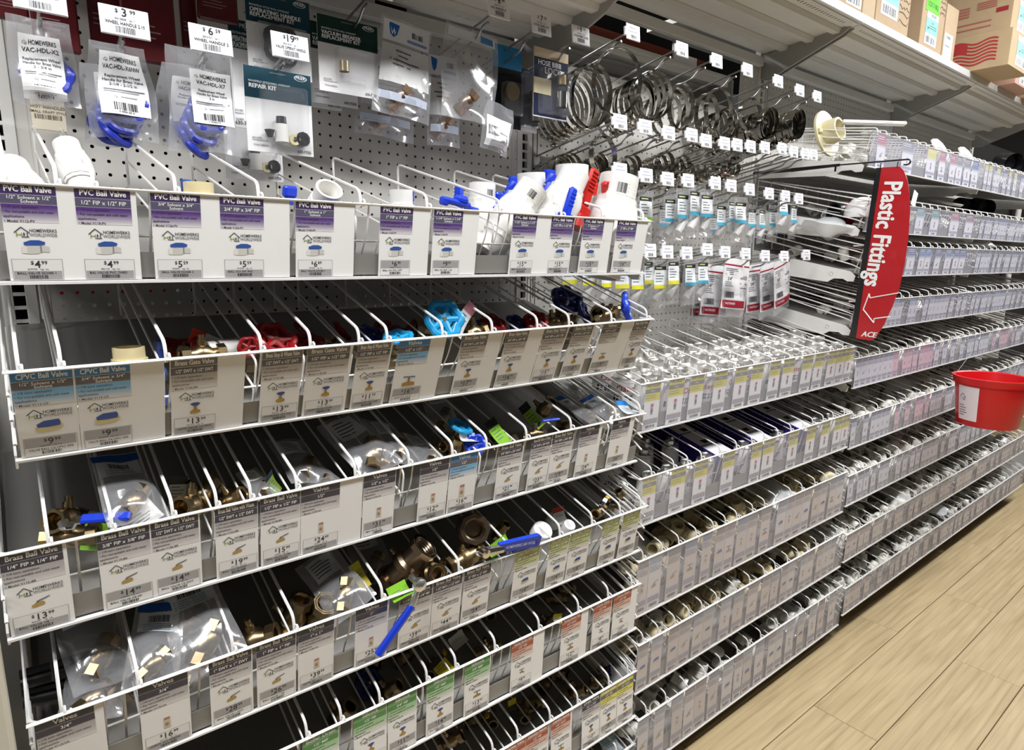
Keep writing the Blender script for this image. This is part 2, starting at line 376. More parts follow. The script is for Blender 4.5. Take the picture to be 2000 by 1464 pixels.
# ------------------------------------------------------------------ upper shelves
def top_shelf(x0, x1, zf, zb, yf, label, rail, lip=1.25, holes=True):
    r = thing('upper_shelf', label, 'shelf', (x0, yf, zf), group='steel shelves above the wall bays'); B = (x0, yf, zf)
    def zz(y): return zb+(zf-zb)*(y/yf)
    m = MB()
    def slab(y0, y1, dz0, dz1):
        vs = [(x, y, zz(y)+dz) for x in (x0+.1, x1-.1) for y in (y0, y1) for dz in (dz0, dz1)]
        m.add(vs, [(0, 1, 3, 2), (4, 6, 7, 5), (0, 4, 5, 1), (2, 3, 7, 6), (0, 2, 6, 4), (1, 5, 7, 3)], 'paint', SHEL)
    slab(yf, -0.3, 0, 0.25); part('deck', m, r, base=B)
    for y in (-3.6, -7.6, -11.4):
        m = MB(); F = lambda u, v, h, y=y: V(x0+.6+h, y+u, zz(y)+v)
        m.prism([(-0.75, 0), (-0.45, -0.55), (0.45, -0.55), (0.75, 0)], F, x1-x0-1.2, 'paint', SHEL); part('stiffening_rib', m, r, base=B)
    m = MB(); m.box(((x0+x1)/2, yf, zf+lip/2-0.1), (x1-x0-.15, 0.5, lip), 'paint', SILV, 0.12)
    m.box(((x0+x1)/2, yf+0.9, zf-0.12), (x1-x0-.2, 1.5, 0.22), 'paint', SHEL); part('front_lip', m, r, base=B)
    m = MB()
    x = x0+2.5
    while x < x1-2:
        m.box((x, yf+1.15, zf-0.235), (0.14, 0.5, 0.02), 'matte', hx('4b4a48')); x += 0.75
    part('lip_slots', m, r, base=B, kind='stuff')
    m = MB(); m.box(((x0+x1)/2, -0.6, rail-.5), (x1-x0-3, 0.9, 1.3), 'paint', SHEL, 0.08); part('rear_rail', m, r, base=B)
    if holes:
        m = MB(); x = x0+2
        while x < x1-2:
            m.box((x, -1.7, zz(-1.7)-0.02), (0.42, 0.16, 0.05), 'matte', hx('f4f4ee')); m.box((x+.6, -2.5, zz(-2.5)-0.02), (0.3, 0.14, 0.05), 'matte', hx('f4f4ee')); x += 1.2  # white dots paint the light coming through the rear holes
        part('lit_hole_dots', m, r, base=B, kind='stuff')
    for x in (x0+0.5, x1-0.5):
        m = MB(); F = lambda u, v, h, x=x: V(x-.15+h, u, v)
        m.prism([(-0.2, zb-0.1), (-0.2, zb-3.6), (-2.2, zb-3.7), (yf+2.2, zf-1.0), (yf+1.2, zf-0.4), (yf+1.2, zf-0.05)], F, 0.3, 'paint', hx('a5a39e')); part('shelf_bracket', m, r, base=B)
    return r
top_shelf(BX[0]-.2, BX[1], 16.3, 15.6, -15.2, 'grey steel overhead shelf set lowest, over the pegged valve handles and repair kits', 14.9, holes=True)
top_shelf(BX[1], BX[2], 24.2, 23.2, -14.5, 'grey steel overhead shelf directly above the hose clamp hooks', 22.3, holes=False)
top_shelf(BX[2], BX[3], 24.2, 23.2, -14.5, 'grey steel overhead shelf carrying the taped cartons, past the clamp bay', 22.3, holes=False)
top_shelf(BX[3], BX[4], 24.2, 23.2, -14.5, 'grey steel overhead shelf at the distant end of the run', 22.3, holes=False)
# other side of the run, seen through the open top of the clamp bay
r = thing('rear_shelf', 'grey shelf of the next aisle seen through the gap above the clamp pegboard', 'shelf', (45, 8, 17))
m = MB(); m.box((45, 11, 18.6), (44, 20, 0.5), 'paint', SHEL); part('deck', m, r, base=(45, 8, 17))
for y in (5, 10, 15):
    m = MB(); m.box((45, y, 18.1), (42, 1.0, 0.5), 'paint', hx('cfcfca'), .15); part('stiffening_rib', m, r, base=(45, 8, 17))
m = MB(); m.box((45, 1.4, 18.4), (44, 0.4, 1.6), 'paint', SHEL); part('front_lip', m, r, base=(45, 8, 17))
m = MB(); m.box((66.4, 4, 16), (0.4, 7, 5.0), 'paint', hx('a5a39e')); part('shelf_bracket', m, r, base=(45, 8, 17))
m = MB(); m.box((50, 6, 20.1), (27, 5, 2.4), 'card', hx('7a3f30'), .1); solo('carton', m, 'rust red carton lying in the gap behind the clamp bay shelf', 'box', (50, 6, 18.9), base=(50, 6, 18.9))
m = MB(); m.box((58, 3.2, 20.4), (5.4, 0.3, 1.3), 'print', WHITE); solo('shelf_sign', m, 'white strip label in front of the rust red carton', 'label', (58, 3.2, 19.75), base=(58, 3.2, 19.75))
# ================================================================== PRINTED CARDS
ST = {'pvc': ('371a5a', '54506a', '4d1a7c'), 'cpvc': ('1b7cc0', '5d5960', '6fb2dc'), 'gate': ('6f6964', '5a5557', 'ab9f92'), 'ball': ('2a2635', '35303f', 'b3aeaf'),
      'green': ('5c9a4e', '4f8a44', '9cc88e'), 'olive': ('a9b05e', '8f9650', 'c3c98a'), 'orange': ('c06a4a', 'a85538', 'dcae98'), 'yellow': ('d6cc22', '6d6d55', 'e2da4a')}
def house(m, F, u, v, k, c2=hx('8aa04a')):
    def ln(a, b, w, col):
        d = (Vector(b)-Vector(a)); n = Vector((-d.y, d.x)).normalized()*w
        m.poly(F, [(u+k*(a[0]+n.x), v+k*(a[1]+n.y)), (u+k*(b[0]+n.x), v+k*(b[1]+n.y)), (u+k*(b[0]-n.x), v+k*(b[1]-n.y)), (u+k*(a[0]-n.x), v+k*(a[1]-n.y))], 0.018, col)
    ln((-.5, .05), (0, -.42), .035, INK); ln((0, -.42), (.55, .08), .035, INK); ln((-.34, -.05), (-.34, .4), .03, c2); ln((-.34, .2), (0, .2), .03, c2); ln((0, .05), (0, .4), .03, c2)
    ln((0, .4), (.5, .4), .03, INK); ln((.38, 0), (.38, .4), .03, INK); ln((.16, .05), (.16, .3), .05, INK)
def barcode(m, F, u, v, w, h, seed=0, col=INK):
    rr = random.Random(seed); x = u-w/2
    while x < u+w/2:
        b = rr.choice((.02, .03, .05, .07))*w/1.2; m.rect(F, x, v, min(x+b, u+w/2), v+h, 0.022, col=col); x += b+rr.choice((.02, .035, .05))*w/1.2
def icon(m, F, kind, u, v, k):
    P = lambda pts, c, h=0.014: m.poly(F, [(u+a*k, v+b*k) for a, b in pts], h, hx(c))
    if kind == 'pvc':
        P([(-.95, .0), (-.55, -.06), (.55, -.1), (.95, -.02), (.95, .48), (.5, .44), (.1, .6), (-.5, .62), (-.95, .56)], 'cfcdc6'); P([(-.95, .0), (-.6, -.05), (-.6, .58), (-.95, .56)], 'e4e2dc', .016); P([(.3, -.1), (.42, -.1), (.42, .46), (.3, .5)], '8d8b86', .016)
        P([(-.8, -.35), (-.3, -.55), (.3, -.55), (.7, -.4), (.66, -.2), (.2, -.1), (-.2, -.12), (-.76, -.12)], '2450a0', .018)
    elif kind == 'cpvc':
        P([(-.9, .1), (-.5, .0), (.9, -.1), (.95, .2), (.5, .45), (0, .5), (-.5, .55), (-.9, .45)], 'd8c58c'); P([(-.8, -.2), (-.3, -.5), (.7, -.55), (.8, -.25), (.75, .05), (0, .12), (-.75, .1)], '234a9a', .018)
    elif kind == 'gate':
        P([(-.55, .55), (-.2, .35), (.2, .35), (.55, .5), (.6, .85), (.15, .95), (-.2, .95), (-.6, .9)], 'b08a3a'); P([(-.2, .4), (-.14, -.2), (.14, -.2), (.22, .4)], 'a07a30', .016)
        P([(-.6, -.5), (-.2, -.65), (.3, -.65), (.6, -.5), (.35, -.2), (0, -.12), (-.3, -.2)], '2b4690', .018)
    elif kind == 'cross':
        P([(-.8, .4), (-.3, .25), (.3, .25), (.8, .4), (.8, .8), (-.8, .8)], 'a8823a'); P([(-.15, .3), (.15, .3), (.12, -.3), (-.12, -.3)], '9a7430', .016); P([(-.75, -.5), (.75, -.42), (.75, -.25), (-.75, -.33)], '3a7a9a', .018)
    elif kind == 'lever':
        P([(-.75, .35), (-.3, .1), (.3, .05), (.5, .25), (.45, .55), (-.1, .65), (-.7, .7)], 'b3934a'); P([(-.35, .12), (-.2, -.15), (1.0, -.5), (1.0, -.38), (-.1, .0), (-.15, .15)], '6b6a70', .016)
    elif kind == 'bag':
        P([(-.35, -.8), (.35, -.8), (.4, .9), (-.4, .9)], 'cdbfae'); P([(-.33, -.8), (.33, -.8), (.34, -.45), (-.34, -.45)], 'b07a66', .016); P([(-.2, 0), (.2, .1), (.15, .6), (-.25, .5)], 'a08660', .016)
    elif kind == 'tap':
        P([(-.6, -.3), (.6, -.3), (.6, -.15), (-.6, -.15)], '77777a'); P([(-.12, -.15), (.12, -.15), (.15, .3), (.6, .4), (.65, .7), (.4, .7), (.3, .5), (-.5, .5), (-.5, .25), (-.12, .2)], '8d7d5a', .016)
    elif kind == 'can':
        P([(-.3, -.3), (.3, -.3), (.3, .9), (-.3, .9)], '8d8a8e'); P([(-.34, -.9), (.34, -.9), (.34, -.4), (-.34, -.4)], 'c03040', .016); P([(-.3, .1), (.3, .1), (.3, .5), (-.3, .5)], '55525a', .016)
def price_tag(m, F, u, v, w, h, price, desc, inv, seed, fine=True):
    """printed price strip, u,v its top edge centre"""
    m.rect(F, u-w/2, v, u+w/2, v+h, 0.010, col=hx('e9e8e6'))
    for a, b, c, d in ((0, 0, w, .02), (0, h-.02, w, h), (0, 0, .02, h), (w-.02, 0, w, h)): m.rect(F, u-w/2+a, v+b, u-w/2+c, v+d, 0.012, col=hx('8a888a'))
    if inv: m.rect(F, u-w/2+.04, v+.04, u+w/2-.06, v+h*.55, 0.012, col=GREYP)
    else: m.rect(F, u-w/2+.04, v+h*.58, u+w/2-.06, v+h-.03, 0.012, col=GREYP)
    if price:
        a, b = price.split('.')
        tw = sum(glyph(c)[2] for c in a)*h*.34
        m.text(F, '$', u-tw/2-.02, v+h*.26, h*.17, al='R'); m.text(F, a, u, v+h*.42, h*.34); m.text(F, b, u+tw/2+.02, v+h*.26, h*.17, al='L')
    if fine: m.text(F, '4%06d   reg. 1ea' % ((seed*7919) % 999999), u, v+h*.53, h*.075, hx('5b595c'), maxw=w*.8)
    if desc: m.text(F, desc, u-w*.42, v+h*.74, h*.115, maxw=w*.84, al='L')
    barcode(m, F, u, v+h*.78, w*.36, h*.17, seed)
def card(F, w, wp, H, st, title, sub, price, desc, inv=False, ic=None, brand=True, model='', seed=0, full=True):
    m = MB(); c0, c1, c2 = (hx(c) for c in ST[st]); k = H/5.0; LT = hx('f4f2f0')
    m.rect(F, 0, 0, wp, H, 0); m.rect(F, 0, 0, wp, H, -0.02)
    two = st in ('green', 'olive', 'orange')
    m.rect(F, 0.0, 0.02, w, .52*k, 0.008, col=c0); m.rect(F, 0, .55*k, w, (1.0)*k, 0.008, col=c1)
    m.rect(F, 0, 1.03*k, w, 1.95*k, 0.008, col=c2, col2=hx('e6e3e2'), nv=6)
    if full:
        m.text(F, title, w/2, .4*k, .29*k, LT, maxw=w*.84); m.text(F, title, w/2+.012, .4*k, .29*k, LT, maxw=w*.84, lift=.019)
        if sub:
            if 'Solvent' in sub:
                q = sub.rsplit(' ', 1); m.text(F, q[0], w/2, .76*k, .17*k, LT, maxw=w*.86); m.text(F, q[1], w/2, .96*k, .17*k, LT, maxw=w*.86)
            else: m.text(F, sub, w/2, .88*k, .21*k, LT, maxw=w*.82)
        fc = hx('4a4548') if st != 'pvc' else hx('3a1a55')
        for j, t in enumerate(('\u2022 1/4 turn operation', '\u2022 For non-potable and cold water', 'applications', ('\u2022 Model ' + model) if model else '\u2022 Lead free')): m.text(F, t, .06, (1.22+.24*j)*k, .125*k, fc, al='L', maxw=w*.9)
    if brand:
        house(m, F, w*.30, 2.45*k, .62*k)
        if full: m.text(F, 'HOMEWERKS', w*.44, 2.44*k, .17*k, al='L', maxw=w*.5); m.text(F, 'WORLDWIDE', w*.44, 2.66*k, .17*k, hx('77757a'), al='L', maxw=w*.5)
    if ic: icon(m, F, ic, w*.52, 3.2*k, (.62 if st in ('pvc', 'cpvc') else .46)*k)
    price_tag(m, F, w*.52, 3.85*k, w*.92, 1.1*k, price, desc, inv, seed, full)
    return m

# beyond the first post: added black block as the gap's shade, plus cream post
m = MB(); m.box((-62, 0.2, -30), (77, 0.4, 74), 'paint', PEG); part('lower_back_panel', m, wroot, base=(0, 0, FLOOR))
r = thing('gap_shade_block', 'added black block painting in the gap shade, with cream corner post beside the start of the valve bay', 'shade block', (-38, -18, FLOOR))
m = MB(); m.box((-40, -8.5, -40), (26, 16.6, 53), 'matte', hx('0f0f10'), .3); part('black_shade_block', m, r, base=(-38, -18, FLOOR))
pl = at(14, 1300, y=-21.5); m = MB(); m.box((pl.x-.95, -20.8, -46.5), (1.5, 1.5, 41), 'paint', hx('c2bcab'), .2); part('corner_post', m, r, base=(-38, -18, FLOOR), label='cream corner post')
# ================================================================== TRAYS
WC = hx('eceae6'); DECK = hx('868480')
def divider_mesh(depth, slope, drop, rise=0.9, lean=0.0, wr=1.0):
    m = MB(); d = depth
    top = fillet([(0, 0.05, -0.25), (0, 0.12, rise), (0, d, rise+d*slope), (0, d, -drop+0.6+d*slope)], 0.55)
    m.tube(top, 0.105*wr, 6, 'wire', WC)
    for k in (0.36, 0.72):
        z = rise-(rise+drop-.5)*k
        y_ = .45+.4*k+max(0, lean)*min(1, -z/drop+.1); pts = fillet([(0, .55+.5*k+max(0, lean), -drop+.35+.3*slope), (0, y_, z+.1), (0, d, z+d*slope)], .5); m.tube(pts, 0.075*wr, 5, 'wire', WC)
    ring = [(0.02+.0*i, -.06+.2*math.cos(i*math.pi/4), .08+.2*math.sin(i*math.pi/4)) for i in range(8)]
    m.tube([(p[0]+.12, p[1]-.02, p[2]) for p in ring], 0.07, 5, 'wire', WC, closed=True)
    return m
def deck_z(T, y): return T['zb']+0.45+T['tilt']*(y-T['yb'])
def tray(label, x0, x1, yt, zt, yb, zb, tilt=0.28, divs=(), hold='holder', grid=1.0, sides=True, group=None, back=-0.7, coarse=False, rise=0.9):
    B = (x0, yt, zb); r = thing('wire_tray', label, 'tray', B, group=group)
    T = dict(x0=x0, x1=x1, yt=yt, zt=zt, yb=yb, zb=zb, tilt=tilt, root=r, B=B)
    m = MB(); w = x1-x0
    # sheet deck, sloping up to the wall
    vs = [(x, y, zb+0.3+tilt*(y-yb)+dz) for x in (x0+.3, x1-.3) for y in (yb+.15, back) for dz in (0, .12)]
    m.add(vs, [(0, 1, 3, 2), (4, 6, 7, 5), (0, 4, 5, 1), (2, 3, 7, 6), (0, 2, 6, 4), (1, 5, 7, 3)], 'paint', DECK)
    part('deck', m, r, base=B)
    m = MB(); n = 6 if not coarse else 5
    back_z = zt+tilt*(back-yt)
    m.tube(fillet([(x0+.15, yt+1.6, zt-.25+1.6*tilt*.4), (x0+.15, yt, zt-.05), (x1-.15, yt, zt-.05), (x1-.15, yt+1.6, zt-.25+1.6*tilt*.4)], .7), .09, n, 'wire', WC)
    part('front_rim', m, r, base=B)
    m = MB(); x = x0+.5
    while x < x1-.2:
        L_ = lambda t, d: (x, yt+(yb-yt)*t+d, zt+(zb-zt)*t)
        m.tube(fillet([L_(.02, .15), L_(.35, .3), L_(.75, 1.2), L_(.93, 1.4)], .5, 2) if not coarse else [L_(.02, .15), L_(.9, 1.0)], .07, 4, 'wire', WC, cap=False); x += grid
    for t in (.5,): m.tube([(x0+.2, yt+(yb-yt)*t+.3+t, zt+(zb-zt)*t), (x1-.2, yt+(yb-yt)*t+.3+t, zt+(zb-zt)*t)], .08, 4, 'wire', WC)
    part('front_grid', m, r, base=B, kind='stuff')
    m = MB(); q_ = [(x, yt+(yb-yt)*t+.14+dy, zt+(zb-zt)*t) for x in (x0+.25, x1-.25) for t in (.68, .97) for dy in (0, .08)]
    m.add(q_, [(0, 1, 3, 2), (4, 6, 7, 5), (0, 4, 5, 1), (2, 3, 7, 6), (0, 2, 6, 4), (1, 5, 7, 3)], 'paint', DECK); part('front_lip', m, r, base=B)
    dn = V(0, yb-yt, zb-zt).normalized(); T['dn'] = dn; T['H'] = math.hypot(yb-yt, zb-zt)
    F = flat((x0, yt, zt), (1, 0, 0), dn); T['F'] = F
    m = MB()
    m.add([F(u, v, h) for u in (0, w) for v in (0.05, T['H']) for h in (.10, .13)], [(0, 1, 3, 2), (4, 6, 7, 5), (0, 4, 5, 1), (2, 3, 7, 6), (0, 2, 6, 4), (1, 5, 7, 3)], hold, WHITE)
    part('label_holder', m, r, base=B)
    m = MB()
    for v0, v1, h1 in ((-.0, .04, .15), (T['H']-.02, T['H']+.13, .17)):
        m.add([F(u, v, h) for u in (0, w) for v in (v0, v1) for h in (-.12, h1)], [(0, 1, 3, 2), (4, 6, 7, 5), (0, 4, 5, 1), (2, 3, 7, 6), (0, 2, 6, 4), (1, 5, 7, 3)], 'wire', WHITE)
    part('holder_edge', m, r, base=B)
    if sides:
        for sx, nm in ((x0+.1, 0), (x1-.1, 1)):
            m = MB()
            for k in range(4):
                dz = k*(zt-zb)/4
                m.tube(fillet([(sx, yt+.2, zt-dz), (sx, yt+1.4, zt+1.2*tilt-dz*.9), (sx, back, zt+.6+tilt*(back-yt)-dz*.8)], .5, 2), .09, 5, 'wire', WC)
            m.tube([(sx, back, zt+.7+tilt*(back-yt)), (sx, back, zb+.3+tilt*(back-yb))], .09, 5, 'wire', WC)
            part('side_wires', m, r, base=B)
            m = MB(); sg = -.14 if nm == 0 else .02
            FB = lambda u, v, h, sx=sx, sg=sg: V(sx+sg+h, u, v)
            m.prism([(back, zb+.4+tilt*(back-yb)), (back, zb-2.0+tilt*(back-yb)*.75), (yb+4.5, zb-.9), (yb+3.6, zb-.35), (yb+2.2, zb-.35), (yb+1.6, zb-.7), (yb+.7, zb-.7), (yb+.5, zb+.1), (yb+1.3, zb+.75)], FB, .12, 'wire', WC)
            m.lathe([(0, .28), (.1, .28), (.1, 0)], (sx+sg-.05, yb+4, zb+.35), 'x', 8, 'metal', hx('8b8984'))
            part('side_bracket', m, r, base=B)
    dm = None
    for x in divs:
        if dm is None: dm = divider_mesh(abs(back-yt)-2.0, tilt, zt-zb-.3, rise, yb-yt, .8 if coarse else 1).build('divider')
        part('divider', dm, r, loc=(x-x0, 0.25, zt-zb))
    return T
PV = ('PVC Ball Valve', 'pvc'); BB = 'Brass Ball Valve'; BG = 'Brass Gate Valve'; BSW = 'Brass Stop & Waste Valve'
def cards(T, lst, colours):
    for i, (a, b, c, st, title, sub, price, desc, inv, ic, brand) in enumerate(lst):
        u0, u1, u2 = (xof(q, T['yt'], T['zt'])-T['x0'] for q in (a, b, c))
        F0 = T['F']; F = lambda u, v, h=0.0, u0=u0: F0(u0+u, v+.06, h+.03)
        m = card(F, u1-u0, max(u2, u1+.02)-u0, T['H']-.12, st, title, sub, price, desc, inv, ic, brand, 'V%d-%s' % (112+i*7, title[:2].upper()), i*31+len(desc)*17+int(a))
        words_ = {'pvc': 'purple', 'cpvc': 'blue', 'gate': 'taupe', 'ball': 'charcoal', 'green': 'green', 'olive': 'olive green', 'orange': 'orange', 'yellow': 'yellow'}[st]
        part('price_card', m, T['root'], '%s headed card reading %s %s' % (words_, title, sub), base=T['B'])
def dv(T, pxs): return [xof(p, T[0], T[1]) for p in pxs]
GN = 'wire trays of the valve bay'
# ---- nearest bay, seven trays
D = dv((-18.8, -4.4), [12, 110, 182, 342, 504, 703, 833, 975, 1095, 1175, 1255])
T1 = tray('white wire tray of PVC ball valves, topmost in the valve bay', -24.0, 25.7, -19.2, -4.5, -18.5, -9.35, divs=D, group=GN, tilt=0.26)
S2 = lambda a: '%s Solvent x %s Solvent' % (a, a)
F2 = lambda a: '%s FIP x %s FIP' % (a, a)
W2 = lambda a: '%s SWT x %s SWT' % (a, a)
P = 'PVC Ball Valve'
cards(T1, [(-6, 107, 143, 'pvc', P, S2('1/2"'), '4.99', 'BALL VALVE SCH40 1', 0, 'pvc', 1), (143, 253, 264, 'pvc', P, F2('1/2"'), '4.99', 'BAL VALVE PVC THRD', 0, 'pvc', 1),
 (292, 390, 428, 'pvc', P, S2('3/4"'), '5.59', 'BALL VALVE SCH40 3', 0, 'pvc', 1), (428, 514, 565, 'pvc', P, F2('3/4"'), '5.59', 'BALL VLV 3/4" PVC', 0, 'pvc', 1),
 (577, 652, 693, 'pvc', P, S2('1"'), '6.89', 'BALL VALVE SCH40 1', 0, 'pvc', 1), (743, 807, 841, 'pvc', P, F2('1"'), '6.99', 'BALL VLV PVC 1FPT', 1, 'pvc', 1),
 (848, 905, 936, 'pvc', P, S2('1-1/4"'), '9.99', 'BALL VLV SLIP 1-1/4', 1, 'pvc', 1), (1003, 1050, 1078, 'pvc', P, S2('1-1/2"'), '15.99', 'BALL VALVE SCH40', 0, 'pvc', 1),
 (1078, 1122, 1123, 'pvc', P, F2('1-1/2"'), '15.99', 'BALL VALVE PVC', 0, 'pvc', 1), (1141, 1181, 1199, 'pvc', P, S2('2"'), '15.99', 'BALL VLV SCH40 2', 1, 'pvc', 1),
 (1207, 1245, 1266, 'pvc', P, F2('2"'), '16.99', 'BALL VLV PVC 2', 1, 'pvc', 1)], 0)
D = dv((-19.5, -13.5), [35, 118, 323, 509, 605, 700, 755, 863, 960, 1048, 1110, 1193, 1262])
T2 = tray('white wire tray of gate valves, second from the top of the valve bay', -23.8, 25.7, -19.9, -13.7, -17.9, -18.75, divs=D, group=GN, tilt=0.30)
cards(T2, [(17, 140, 144, 'cpvc', 'CPVC Ball Valve', S2('1/2"'), '9.99', 'VALVE BALL 1/2 CPVC PIPE', 1, 'cpvc', 1), (145, 253, 320, 'cpvc', 'CPVC Ball Valve', S2('3/4"'), '9.99', 'VALVE BALL 3/4 CPVC PIPE', 1, 'cpvc', 1),
 (333, 425, 480, 'gate', BG, W2('1/2"'), '13.99', 'GATE VALVE 1/2 SWT', 0, 'gate', 1), (513, 592, 593, 'gate', BSW, W2('1/2"'), '13.99', 'STOP&WST VLV 1/2S', 0, 'gate', 1),
 (602, 685, 690, 'gate', BG, F2('1/2"'), '13.99', 'GATE VALVE 1/2 FIP', 0, 'gate', 1), (700, 765, 768, 'gate', BSW, F2('1/2"'), '11.99', 'STOP&WST VLV 1/2F', 0, 'gate', 1),
 (781, 842, 873, 'cpvc', 'Valves', '1/2" x 1/2"', '16.99', 'STOP VLV 1/2 LF', 1, 'cross', 0), (905, 955, 984, 'gate', BG, W2('3/4"'), '17.99', 'GATE VALVE 3/4 SWT', 1, 'gate', 1),
 (992, 1035, 1064, 'gate', BG, F2('3/4"'), '16.99', 'GATE VALVE 3/4 FIP', 1, 'gate', 1), (1065, 1110, 1112, 'gate', 'Brass Stop Valve', F2('3/4"'), '15.99', 'STOP VALVE 3/4', 0, 'gate', 1),
 (1123, 1161, 1165, 'gate', 'Brass Stop Valve', W2('3/4"'), '18.99', 'STOP VALVE 3/4S', 1, 'gate', 1), (1180, 1216, 1240, 'gate', 'Valves', '1/2" x 1/2"', '19.99', 'VALVE 1/2', 1, 'cross', 0),
 (1241, 1270, 1270, 'gate', BG, F2('1"'), '21.99', 'GATE VALVE 1', 1, 'gate', 1)], 0)
D = dv((-19.3, -22.8), [93, 218, 337, 423, 490, 580, 695, 800, 885, 952, 1030, 1117, 1205, 1252])
T3 = tray('white wire tray of brass ball valves, third from the top of the valve bay', -25.2, 25.7, -19.5, -23.2, -18.6, -28.4, divs=D, group=GN, tilt=0.30)
cards(T3, [(-4, 120, 128, 'ball', BB, F2('1/4"'), '13.99', 'BALL VALVE 1/4', 0, 'lever', 1), (187, 290, 293, 'ball', BB, F2('3/8"'), '14.99', 'BALL VALVE 3/8 FIP', 1, 'lever', 1),
 (293, 386, 389, 'ball', BB, W2('1/2"'), '14.99', 'BALL VALVE 1/2 SWT', 1, 'lever', 1), (418, 502, 503, 'ball', 'Brass Ball Valve with Waste', W2('1/2"'), '19.99', 'BALL VLV W/WST', 0, 'lever', 1),
 (508, 586, 587, 'ball', BB, F2('1/2"'), '15.99', 'BALL VALVE 1/2 FIP', 0, 'lever', 1), (588, 664, 709, 'ball', 'Valves', '1/2"', '24.99', 'FROST VALVE 1/2', 0, 'bag', 0),
 (711, 773, 774, 'ball', 'Valves', '1/2" x 1/2"', '31.99', 'MIX VALVE 1/2', 1, 'bag', 0), (822, 878, 879, 'ball', 'Valves', '1/2"', '12.99', 'CHECK VLV 1/2', 0, 'bag', 0),
 (881, 934, 935, 'cpvc', 'Valves', '1/2"', '16.99', 'PUSH VALVE 1/2', 0, 'bag', 0), (976, 1023, 1025, 'ball', BB, W2('3/4"'), '21.99', 'BALL VALVE 3/4 SWT', 0, 'lever', 1),
 (1040, 1079, 1080, 'ball', 'Brass Ball Valve w/ Waste', W2('3/4"'), '23.99', 'BALL VLV W/WST', 0, 'lever', 1), (1081, 1122, 1123, 'ball', BB, F2('3/4"'), '19.99', 'BALL VALVE 3/4', 1, 'lever', 1),
 (1135, 1172, 1178, 'ball', 'Valves', '1"', '24.99', 'CHECK VALVE 1', 0, 'bag', 0), (1198, 1232, 1241, 'ball', 'Valves', '3/4"', '26.99', 'VALVE 3/4', 1, 'bag', 0)], 0)
D = dv((-20.0, -32.2), [118, 268, 453, 573, 745, 895, 990, 1092, 1155, 1210, 1250])
T4 = tray('white wire tray of large brass ball valves, fourth from the top of the valve bay', -24.9, 25.7, -20.4, -32.7, -19.6, -37.9, divs=D, group=GN, tilt=0.30)
OL = 'Gas Ball Valve'
cards(T4, [(66, 182, 200, 'ball', 'Valves', '3/4"', '18.99', 'CHECK VLV 3/4', 0, None, 0), (268, 365, 367, 'ball', 'Valves', '3/4"', '16.99', 'CHECK VLV SPRING', 0, 'bag', 0),
 (407, 490, 492, 'ball', BB, W2('1"'), '28.99', 'BALL VALVE 1 SWT', 1, 'lever', 1), (500, 577, 578, 'ball', BB, F2('1"'), '26.99', 'BALL VALVE 1 FIP', 1, 'lever', 1),
 (582, 652, 653, 'ball', 'Valves', '1" x 1"', '39.99', 'VALVE 1X1', 0, 'bag', 0), (695, 757, 760, 'ball', 'Valves', '1"', '25.99', 'CHECK VLV 1', 0, 'bag', 0),
 (782, 845, 846, 'ball', BB, F2('1-1/4"'), '39.99', 'BALL VALVE 1-1/4', 0, 'lever', 1), (847, 904, 905, 'ball', BB, W2('1-1/2"'), '44.99', 'BALL VALVE 1-1/2', 0, 'lever', 1),
 (908, 960, 961, 'ball', BB, F2('2"'), '54.99', 'BALL VALVE 2', 1, 'lever', 1), (1008, 1055, 1056, 'olive', OL, F2('3/8"'), '10.99', 'GAS VLV 3/8', 1, 'cpvc', 1),
 (1075, 1113, 1114, 'olive', OL, F2('1/2"'), '14.99', 'GAS VLV 1/2', 1, 'cpvc', 1), (1116, 1155, 1156, 'olive', OL, F2('3/4"'), '18.99', 'GAS VLV 3/4', 1, 'cpvc', 1),
 (1180, 1212, 1213, 'olive', OL, F2('1"'), '21.99', 'GAS VLV 1', 1, 'cpvc', 1), (1219, 1251, 1252, 'olive', OL, '1/2" Flare', '16.99', 'GAS VLV FLR', 1, 'cpvc', 1)], 0)
D = dv((-19.8, -41.3), [600, 667, 743, 835, 891, 968, 1054, 1131, 1189, 1235])
T5 = tray('white wire tray under the blue lever, fifth from the top of the valve bay', -25.0, 25.7, -20.0, -41.5, -19.7, -46.8, divs=D, group=GN, tilt=0.30)
cards(T5, [(590, 660, 661, 'green', 'Boiler Drain', '1/2" MIP', '9.99', 'BOILER DRAIN', 0, 'gate', 1), (690, 754, 755, 'green', 'Sillcock', '1/2" FIP', '11.99', 'SILLCOCK 1/2', 0, 'gate', 1), (757, 813, 814, 'green', 'Sillcock', '3/4" FIP', '11.99', 'SILLCOCK 3/4', 1, 'gate', 1),
 (833, 886, 887, 'green', 'Sillcock', '1/2" MIP', '14.99', 'SILLCOCK 1/2M', 1, 'gate', 1), (908, 957, 958, 'green', 'Sillcock', '3/4" MIP', '13.99', 'SILLCOCK 3/4M', 0, 'cross', 1),
 (1000, 1042, 1064, 'orange', 'Washing Machine Valve', '1/2" FIP', '9.99', 'WASH VLV', 0, 'tap', 1), (1098, 1136, 1150, 'orange', 'Washing Machine Valve', '1/2" SWT', '12.99', 'WASH VLV S', 0, 'cross', 1),
 (1160, 1195, 1196, 'orange', 'Hose Bibb', '1/2" FIP', '8.99', 'HOSE BIBB', 0, 'tap', 1), (1200, 1234, 1246, 'orange', 'Hose Bibb', '3/4" FIP', '10.99', 'HOSE BIBB 3/4', 0, 'tap', 1)], 0)
D = dv((-20, -51.5), [900, 965, 1014, 1077, 1131, 1192, 1229])
T6 = tray('white wire tray with orange and yellow cards, sixth from the top of the valve bay', -25.0, 25.7, -20.1, -51.7, -20.2, -57.2, divs=D, group=GN, tilt=0.30)
